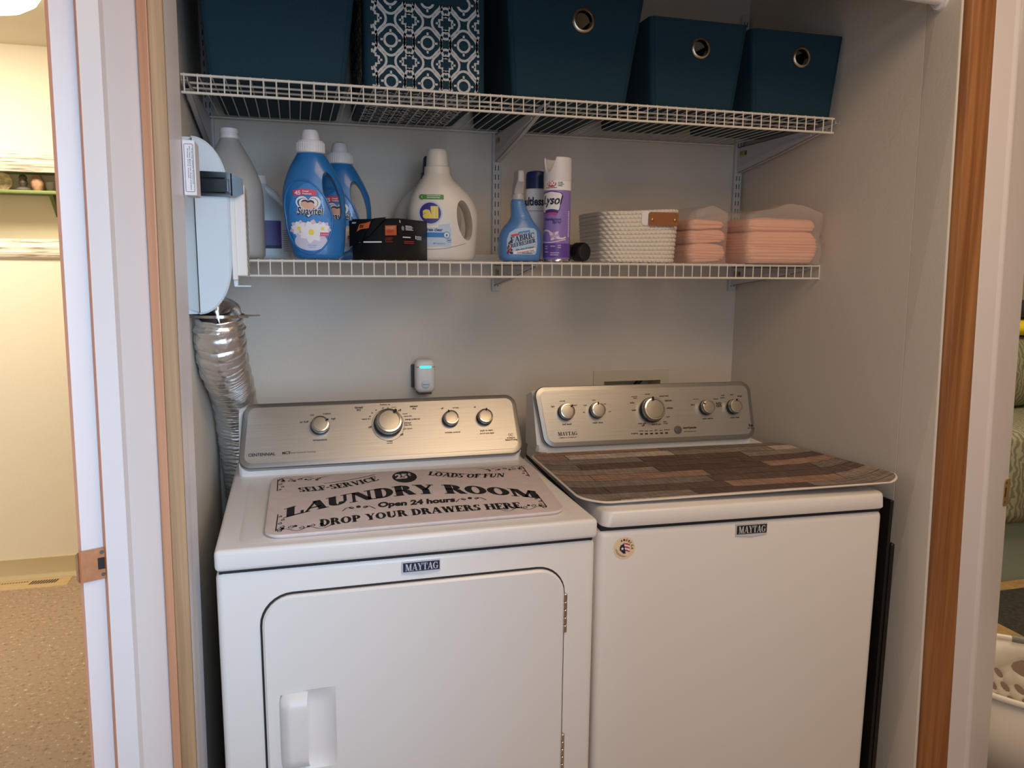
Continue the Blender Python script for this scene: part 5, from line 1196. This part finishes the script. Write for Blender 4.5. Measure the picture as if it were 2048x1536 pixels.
def card_box():
    t = thing('labelled_carton', 'small white carton with a framed vertical text label fixed above the black latch', 'carton', (-.1035, -.752, 1.556))
    MB().box((0, 0, 0), (.0205, .060, .0935), bev=.0008, seg=1).build('carton_body', M_PAPER, t, smooth=0)
    b = MB(); f = lambda a, c: (a, -.0005, c)
    b.flat(ribbon2(rrect(.0030, .006, .0175, .087, .002, 3), .0008, True), f)
    for k, (s_, x) in enumerate((('Large Item Postage', .0145), ('Do Not Bend Or Fold Carton', .0110), ('Keep Dry inside', .0075))):
        d = fit(text2(s_, .02), 0, 0, width=(.060, .074, .050)[k], height=.0020); b.flat(([(x+z, .083-y-(.004 if k != 1 else 0)) for y, z in d[0]], d[1]), f)
    b.build('printed_lettering', M_GREYD, t, smooth=0)
card_box()
def duct():
    t = thing('foil_duct', 'crinkled silver foil dryer duct running down behind the dryer', 'duct', (-.083, -.46, 1.322))
    P_ = [Vector(p) for p in ((0, 0, .006), (0, .002, 0), (0, .012, -.05), (0, .055, -.105), (.0, .15, -.150), (.001, .26, -.205), (.002, .335, -.275), (.004, .382, -.36), (.010, .400, -.46), (.02, .402, -.58))]
    path = []
    for i in range(len(P_)-1):
        p0, p1, p2, p3 = P_[max(0, i-1)], P_[i], P_[i+1], P_[min(len(P_)-1, i+2)]
        m = max(6, int((p2-p1).length/.0022))
        for q in range(m):
            u = q/m; path.append(.5*((2*p1)+(p2-p0)*u+(2*p0-5*p1+4*p2-p3)*u*u+(3*p1-p0-3*p2+p3)*u**3))
    random.seed(4); R = []; L = 0
    for i, p in enumerate(path):
        if i: L += (path[i]-path[i-1]).length
        pitch = .020 if L < .10 else .0125
        R.append(.0490+.0046*abs(sin(pi*L/pitch))**.5-(.004 if L < .03 else 0)+random.random()*.0006)
    b = MB(); b.tube(path, R, 40)
    # crumple the foil
    vs = []
    for k, (x, y, z) in enumerate(b.v): a = .0011*sin(90*x+170*z)+.0010*sin(140*y-120*x+60*z); vs.append((x+a, y+a*.5, z+a))
    b.v = vs; b.build('foil_tube', M_FOIL, t, smooth=60)
    b = MB(); n = 40
    b.lathe([(.0525, .002), (.0535, .002), (.0535, .008), (.0525, .008)], (0, .001, .0), 40, 'z', 0, True)
    b.tube([(.045, -.028, .005), (.062, -.032, .005)], .004, 10); b.tube([(.045, -.030, .006), (.086, -.036, .007)], .0016, 8); b.build('hose_clamp', M_CHROME, t, smooth=40)
duct()

# ------------------------------------------------------------------ things on the back wall
def plug_in():
    t = thing('plug_in_unit', 'white plug-in unit with glowing teal bar on the back wall above the dryer panel', 'plug-in device', (.429, 0, 1.075))
    def ring(y, e, z0=0): return [(a, y, c) for a, c in rrect(-.028+e, .0+e+z0, .028-e, .096-e, .016-e*.5, 8)]
    b = MB(); b.loft([ring(-.022, .002), ring(-.030, 0), ring(-.048, 0), ring(-.054, .002), ring(-.058, .006), ring(-.060, .012)]); b.build('front_shell', M_ENAMEL2, t, smooth=40)
    b = MB(); b.loft([ring(-.0005, .006), ring(-.022, .006)]); b.box((-.034, -.012, .01), (.020, -.0005, .078), bev=.003); b.box((-.020, -.045, -.006), (.020, -.006, .004), bev=.002); b.build('back_shell', M_GREYD, t, smooth=40)
    b = MB(); b.plate(rrect(-.017, .0725, .017, .0785, .003, 4), [], lambda a, c, n: (a, -.0606+n, c), .004); b.build('light_bar', M_TEALLED, t, smooth=0)
    b = MB()
    for s_ in (-1, 1): b.plate(rrect(min(s_*.019, s_*.028), .0735, max(s_*.019, s_*.028), .0775, .001, 2), [], lambda a, c, n: (a, -.0595+.0035*max(0, (abs(a)-.018)/.01)+n, c), .004)
    b.build('light_trim', M_KHAKI, t, smooth=0)
    b = MB(); b.lathe([(.0125, 0), (.0125, .002), (.0105, .0035), (.004, .0042), (0, .0043)], (0, -.0595, .026), 28, 'y'); dl = b.build('dial', M_LINT, t, smooth=40)
    b = MB(); b.box((-.009, -.0642, .0252), (.009, -.0634, .0268)); b.build('dial_line', M_GREY, dl, smooth=0)
plug_in()
def outlet_box():
    t = thing('washer_outlet_box', 'cream recessed supply box in the back wall just above the washing machine panel', 'outlet box', (1.097, 0, .93)); m = mat('cream_plastic', (212, 206, 184), .5)
    b = MB(); b.plate([(-.132, -.05), (.125, -.05), (.125, .186), (-.132, .186)], [[(-.0965, .001), (.0965, .001), (.0965, .1525), (-.0965, .1525)]], lambda a, c, n: (a, -.004+n, c), .0035); b.build('face_frame', m, t, smooth=0)
    b = MB(); x, z0, z1 = .0965, .0005, .1525
    b.add([(-x, .0, z0), (x, .0, z0), (x, .0, z1), (-x, .0, z1), (-x, .085, z0), (x, .085, z0), (x, .085, z1), (-x, .085, z1)], [(4, 5, 6, 7), (0, 1, 5, 4), (2, 3, 7, 6), (0, 4, 7, 3), (1, 2, 6, 5)]); b.build('recess', m, t, smooth=0, recalc=False)
    b = MB(); b.tube([(.045, .03, .152), (.020, .035, .125), (.005, .03, .08), (.004, .02, .02)], .008, 12); b.build('drain_hose', M_BLK, t, smooth=60)
outlet_box()
b = MB(); b.box((1.4025, -.795, .0), (1.4115, -.30, .905), bev=.002, seg=1); b.box((1.4105, -.800, .0), (1.4210, -.31, .800), bev=.003, seg=1)  # taller thin sheet only darkens the shaded gap above the board
tag(b.build('black_board_gap_shade', M_BLK), 'thin black board with a taller dark sheet for the shaded gap beside the washing machine', 'board')

# ------------------------------------------------------------------ strike plates on the two door frames
def strike(name, label, m, org, ux, uy, nrm, w_, h, lip, mi=None):
    t = thing(name, label, 'strike plate', org); ux = Vector(ux).normalized(); n_ = Vector(nrm).normalized(); uz = Vector((0, 0, 1))
    f = lambda a, c, n: tuple(ux*a+uz*c-n_*n)
    o = [(w_, 0), (w_, h)]+[(lip+.008*(1-sin(radians(90*k/6)))-.0, h-.008*(1-cos(radians(90*k/6)))) for k in range(7)][::-1][::-1]
    pts = rrect(-lip, .002, w_*.5, h-.002, .009, 6); o = rrect(-lip, 0, w_, h, .007, 5)
    hole = rrect(w_*.50, h*.32, w_*.88, h*.70, .0008, 1); sc = [(w_*.66, h*.87), (w_*.66, h*.15)]
    b = MB(); b.plate(o, [hole], f, .0022); b.build('plate', m, t, smooth=0)
    b = MB(); b.plate(hole, [], lambda a, c, n: f(a, c, n+.0016), .0005); b.build('latch_pocket', M_SLOT, t, smooth=0)
    for x, z in sc:
        b = MB(); b.flat(disc2(x, z, .0032, .0032, 16, 1), lambda a, c: f(a, c, -.0004)); b.build('screw', M_GREYD, t, smooth=0)
zs = .945
pA = Vector((X_('B', .97), -.957, 0)); pC = Vector((X_('Cc', .97), -.945, 0)); d_ = (pC-pA).normalized(); nn = Vector((d_.y, -d_.x, 0))
strike('strike_plate', 'copper coloured strike plate on the white door frame beside the bathroom', M_STRIKE, tuple(pA+nn*.0062+Vector((0, 0, zs))), tuple(d_), None, tuple(nn), .0415, .0505, .009)
pB = Vector((X_('je', .97), -.8350, 0)); pE = Vector((X_('ce', .97), -.866, 0)); d2 = (pE-pB).normalized(); n2 = Vector((-d2.y, d2.x, 0))
if n2.y > 0: n2 = -n2
strike('strike_plate', 'brass strike plate on the white door frame beside the bedroom', M_BRASSP, tuple(pB+n2*.0030+Vector((0, 0, .885))), tuple(d2), None, tuple(n2), .024, .066, .004)

# ------------------------------------------------------------------ bathroom seen past the door frame
def bathroom():
    t = thing('wall_mirror', 'mirror in a whitewashed wood frame on the cream bathroom wall', 'mirror', (-1.28, 1.608, 1.449)); W, H = .46, .454
    fw = .086; pr = [(0, 0), (.010, -.016), (.030, -.022), (.036, -.017), (.052, -.020), (.070, -.013), (fw, -.009), (fw, 0)]
    def bar(p0, p1, inx):
        b = MB(); r = []
        for e, p in ((0, p0), (1, p1)): r.append([(p[0]+inx[e][0]*d/fw, y, p[1]+inx[e][1]*d/fw) for d, y in pr])
        b.loft(r); b.build('frame', M_WASH, t, smooth=20)
    c = [(-W, 0), (W, 0), (W, H), (-W, H)]; i_ = [(fw, fw), (-fw, fw), (-fw, -fw), (fw, -fw)]
    for k in range(4): bar(c[k], c[(k+1) % 4], (i_[k], i_[(k+1) % 4]))
    b = MB(); b.box((-W+fw, -.006, fw), (W-fw, -.001, H-fw)); b.build('mirror_glass', M_MIRROR, t, smooth=0)
    # shelf on the wall opposite, seen only in the mirror
    sh = thing('green_wall_shelf', 'green painted wall shelf with ornaments, reflected in the bathroom mirror', 'shelf', (-1.60, .262, 1.815)); 
    MB().box((-.55, 0, 0), (.58, .16, .018), bev=.002).build('shelf_board', M_GSHELF, sh); MB().box((-.55, 0, .118), (.58, .16, .138), bev=.002).build('top_board', M_GSHELF, sh)
    MB().box((-.55, 0, .0), (-.53, .15, .12)).build('end_panel', M_GSHELF, sh)
    for x in (-.12, .35): 
        b = MB(); b.loft([[(x-.01, 0, 0), (x-.01, .12, 0), (x-.01, .0, -.12)], [(x+.01, 0, 0), (x+.01, .12, 0), (x+.01, .0, -.12)]]); b.build('bracket', M_GSHELF, sh, smooth=0)
    z = 1.834; rnd = random.Random(3)
    def orn(name, label, cat, x, prof, m, mb=None):
        q = thing(name, label, cat, (x, .352, z)); MB().lathe(prof, n=24).build('body', m, q); return q
    pl = thing('ornament_plate', 'round patterned plate standing on the reflected green shelf', 'plate', (-1.50, .33, z)); MB().lathe([(0, 0), (.035, -.001), (.047, -.006), (.049, -.008), (.046, -.008), (.034, -.004), (0, -.003)], (0, 0, .05), 32, 'y').build('dish', mat('plate_glaze', (188, 166, 138), .4, var=.5, vscale=40), pl)
    m1 = mat('dark_bronze', (74, 68, 62), .5); m2 = mat('pink_brown_glaze', (158, 118, 100), .5, var=.4, vscale=40)
    q = orn('ornament_figure', 'small dark figurine on an oval base on the reflected green shelf', 'figurine', -1.392, [(0, 0), (.040, 0), (.042, .006), (.034, .014), (.018, .022), (0, .024)], m1); MB().lathe([(0, .02), (.016, .024), (.024, .045), (.018, .062), (.022, .075), (.014, .088), (0, .092)], n=20).build('figure', m1, q)
    orn('ornament_vase', 'rounded pink brown vase on the reflected green shelf', 'vase', -1.318, [(0, 0), (.020, 0), (.034, .025), (.036, .05), (.024, .075), (.018, .09), (0, .09)], m2)
    orn('ornament_bowl', 'dark rounded bowl on the reflected green shelf beside the vase', 'bowl', -1.250, [(0, 0), (.020, 0), (.030, .02), (.034, .05), (.030, .052), (.0, .04)], m1)
    orn('ornament_jar', 'mottled brown jar at the end of the reflected green shelf', 'jar', -1.175, [(0, 0), (.026, 0), (.036, .03), (.034, .06), (.02, .078), (.022, .085), (0, .086)], m2)
    v = thing('floor_vent', 'tan metal floor vent with dark slots by the bathroom baseboard', 'floor vent', (-1.14, 1.535, 0)); mv = mat('vent_tan', (206, 178, 134), .5)
    b = MB(); b.loft([[(x, y, .0) for x, y in rrect(-.185, -.052, .185, .050, .006, 3)], [(x, y, .004) for x, y in rrect(-.183, -.050, .183, .048, .006, 3)], [(x, y, .006) for x, y in rrect(-.172, -.040, .172, .038, .004, 3)]]); b.build('vent_plate', mv, v, smooth=20)
    b = MB()
    for k in range(10): x = .028+.0112*k; b.add([(x-.008, -.021, .0064), (x-.0015, -.021, .0064), (x+.0065, .021, .0064), (x, .021, .0064)], [(0, 1, 2, 3)])
    for k in range(12): x = -.118+.0112*k; b.add([(x-.002, .010, .0064), (x+.003, .010, .0064), (x+.006, .021, .0064), (x+.001, .021, .0064)], [(0, 1, 2, 3)])
    b.build('slot_pattern', M_SLOT, v, smooth=0)
    l = thing('ceiling_lamp', 'bright round glass ceiling lamp in the bathroom', 'lamp', (-.86, .8, 2.335)); MB().lathe([(.0, -.094), (.05, -.090), (.10, -.074), (.14, -.048), (.158, -.018), (.160, -.012)], n=40).build('glass_shade', M_LAMP, l, smooth=60)
    MB().lathe([(.165, -.016), (.168, -.008), (.165, -.0005), (.02, -.0005)], n=40).build('lamp_rim', M_CHROME, l)
bathroom()

# ------------------------------------------------------------------ bedroom seen past the other door frame
def bedroom():
    b_ = thing('bed', 'bed with grey green leaf print cover and pale skirt in the bedroom', 'bed', (3.75, 1.25, 0)); X0, Y0 = -.47, -.75
    b = MB(); b.box((-.55, -.78, .0), (1.2, 1.2, .30)); b.build('bed_skirt', mat('grey_green_skirt', (150, 164, 148), .9, bump=.3, bscale=20), b_, smooth=0)
    b = MB(); b.box((-.60, -.83, .28), (1.25, 1.25, .72), bev=.06, seg=4); b.build('leaf_cover', M_LEAF, b_, smooth=60)
    def pil(name, label, x, y, z, m, sx=.26, sy=.12, sz=.19, ry=0):
        q = thing(name, label, 'pillow', (x, y, z), ry); bb = MB(); rings = []
        for i in range(13):
            a = -pi/2+pi*i/12; r = cos(a)**.5 if cos(a) > 0 else 0
            rings.append([(sx*(.35+.65*r)*px, sy*r*py+0, sz*sin(a)) for px, py in [(math.copysign(abs(cos(t))**.7, cos(t)), math.copysign(abs(sin(t))**.7, sin(t))) for t in [2*pi*k/28 for k in range(28)]]])
        bb.loft(rings); bb.build('pillow_case', m, q, smooth=60)
    pil('bed_pillow', 'leaf print pillow lying on the bed under the yellow cushion', 3.60, 1.02, .911, M_LEAF, .34, .16, .19)
    pil('bed_pillow', 'bright yellow cushion resting on the leaf print pillow', 3.66, 1.02, 1.146, mat('yellow_cushion', (250, 232, 20), .8), .34, .14, .045)
    pil('bed_pillow', 'navy cushion resting on the yellow cushion', 3.66, 1.02, 1.238, mat('navy_cushion', (42, 48, 66), .8), .34, .14, .045)
    r = thing('floor_rug', 'dark rug with a tan border on the bedroom carpet', 'rug', (3.35, -.05, .0)); 
    b = MB(); b.box((-.62, -.6, .0005), (.9, .50, .008)); b.build('rug_border', mat('tan_rug', (170, 136, 86), .9, var=.2, vscale=50), r, smooth=0)
    b = MB(); b.box((-.54, -.5, .008), (.85, .42, .0095)); b.build('rug_field', mat('dark_rug', (58, 56, 48), .95, var=.4, vscale=70), r, smooth=0)
    # laundry basket with leaf shaped holes
    k = thing('laundry_basket', 'white plastic laundry basket with oval holes and grey grip by the bedroom door', 'laundry basket', (2.13, -.72, 0), radians(-48))
    A, B_, h = .31, .215, .305
    def pt(s, z, off=0):
        e = 3.2; t_ = 2*pi*s; q = .82+.18*z/h; ca, sa = cos(t_), sin(t_)
        return ((A*q+off)*math.copysign(abs(ca)**(2/e), ca), (B_*q+off)*math.copysign(abs(sa)**(2/e), sa), z)
    def wall(off, holes):
        S, Z0, Z1 = 1.0, .012, h-.006; hs = []; ns = 44
        if holes:
            for i in range(ns):
                for j in range(4):
                    cs = (i+.5+.5*(j % 2))/ns; cz = .075+.040*j
                    if cs > .60 or cs < .006 or (abs(cs-.25) < .055 and j == 3) or (abs(cs-.75) < .055 and j == 3): continue
                    hs.append([(cs*2+.0135*cos(a)*.5*2+.010*sin(a), cz+.0155*sin(a)) for a in [2*pi*q/10 for q in range(10)]])
            for cs in (.25,): hs.append([(cs*2+.095*cos(a), .222+.034*sin(a)) for a in [2*pi*q/16 for q in range(16)]])
        outer = [(2*q/160, Z0) for q in range(161)]+[(2*q/160, Z1) for q in range(160, -1, -1)]
        pts, fs = fill(outer, hs); return [pt(s/2, z, off) for s, z in pts], fs
    b = MB(); b.add(*wall(0, True)); b.add([pt(q/64, .012) for q in range(64)], [tuple(range(64))])
    o = b.build('basket_wall', M_PINKISH, k, smooth=60, recalc=False); so = o.modifiers.new('thickness', 'SOLIDIFY'); so.thickness = .003
    b = MB(); b.tube([pt(q/80, h, .004) for q in range(81)], .0085, 10, cap=False); b.build('rolled_rim', M_PINKISH, k, smooth=60)
    for s0 in (.25,):
        b = MB(); b.tube([Vector(pt(s0-.045+.09*q/12, h+.0, .004)) for q in range(13)], .0115, 10); b.build('soft_grip', M_GRIP, k, smooth=60)
bedroom()
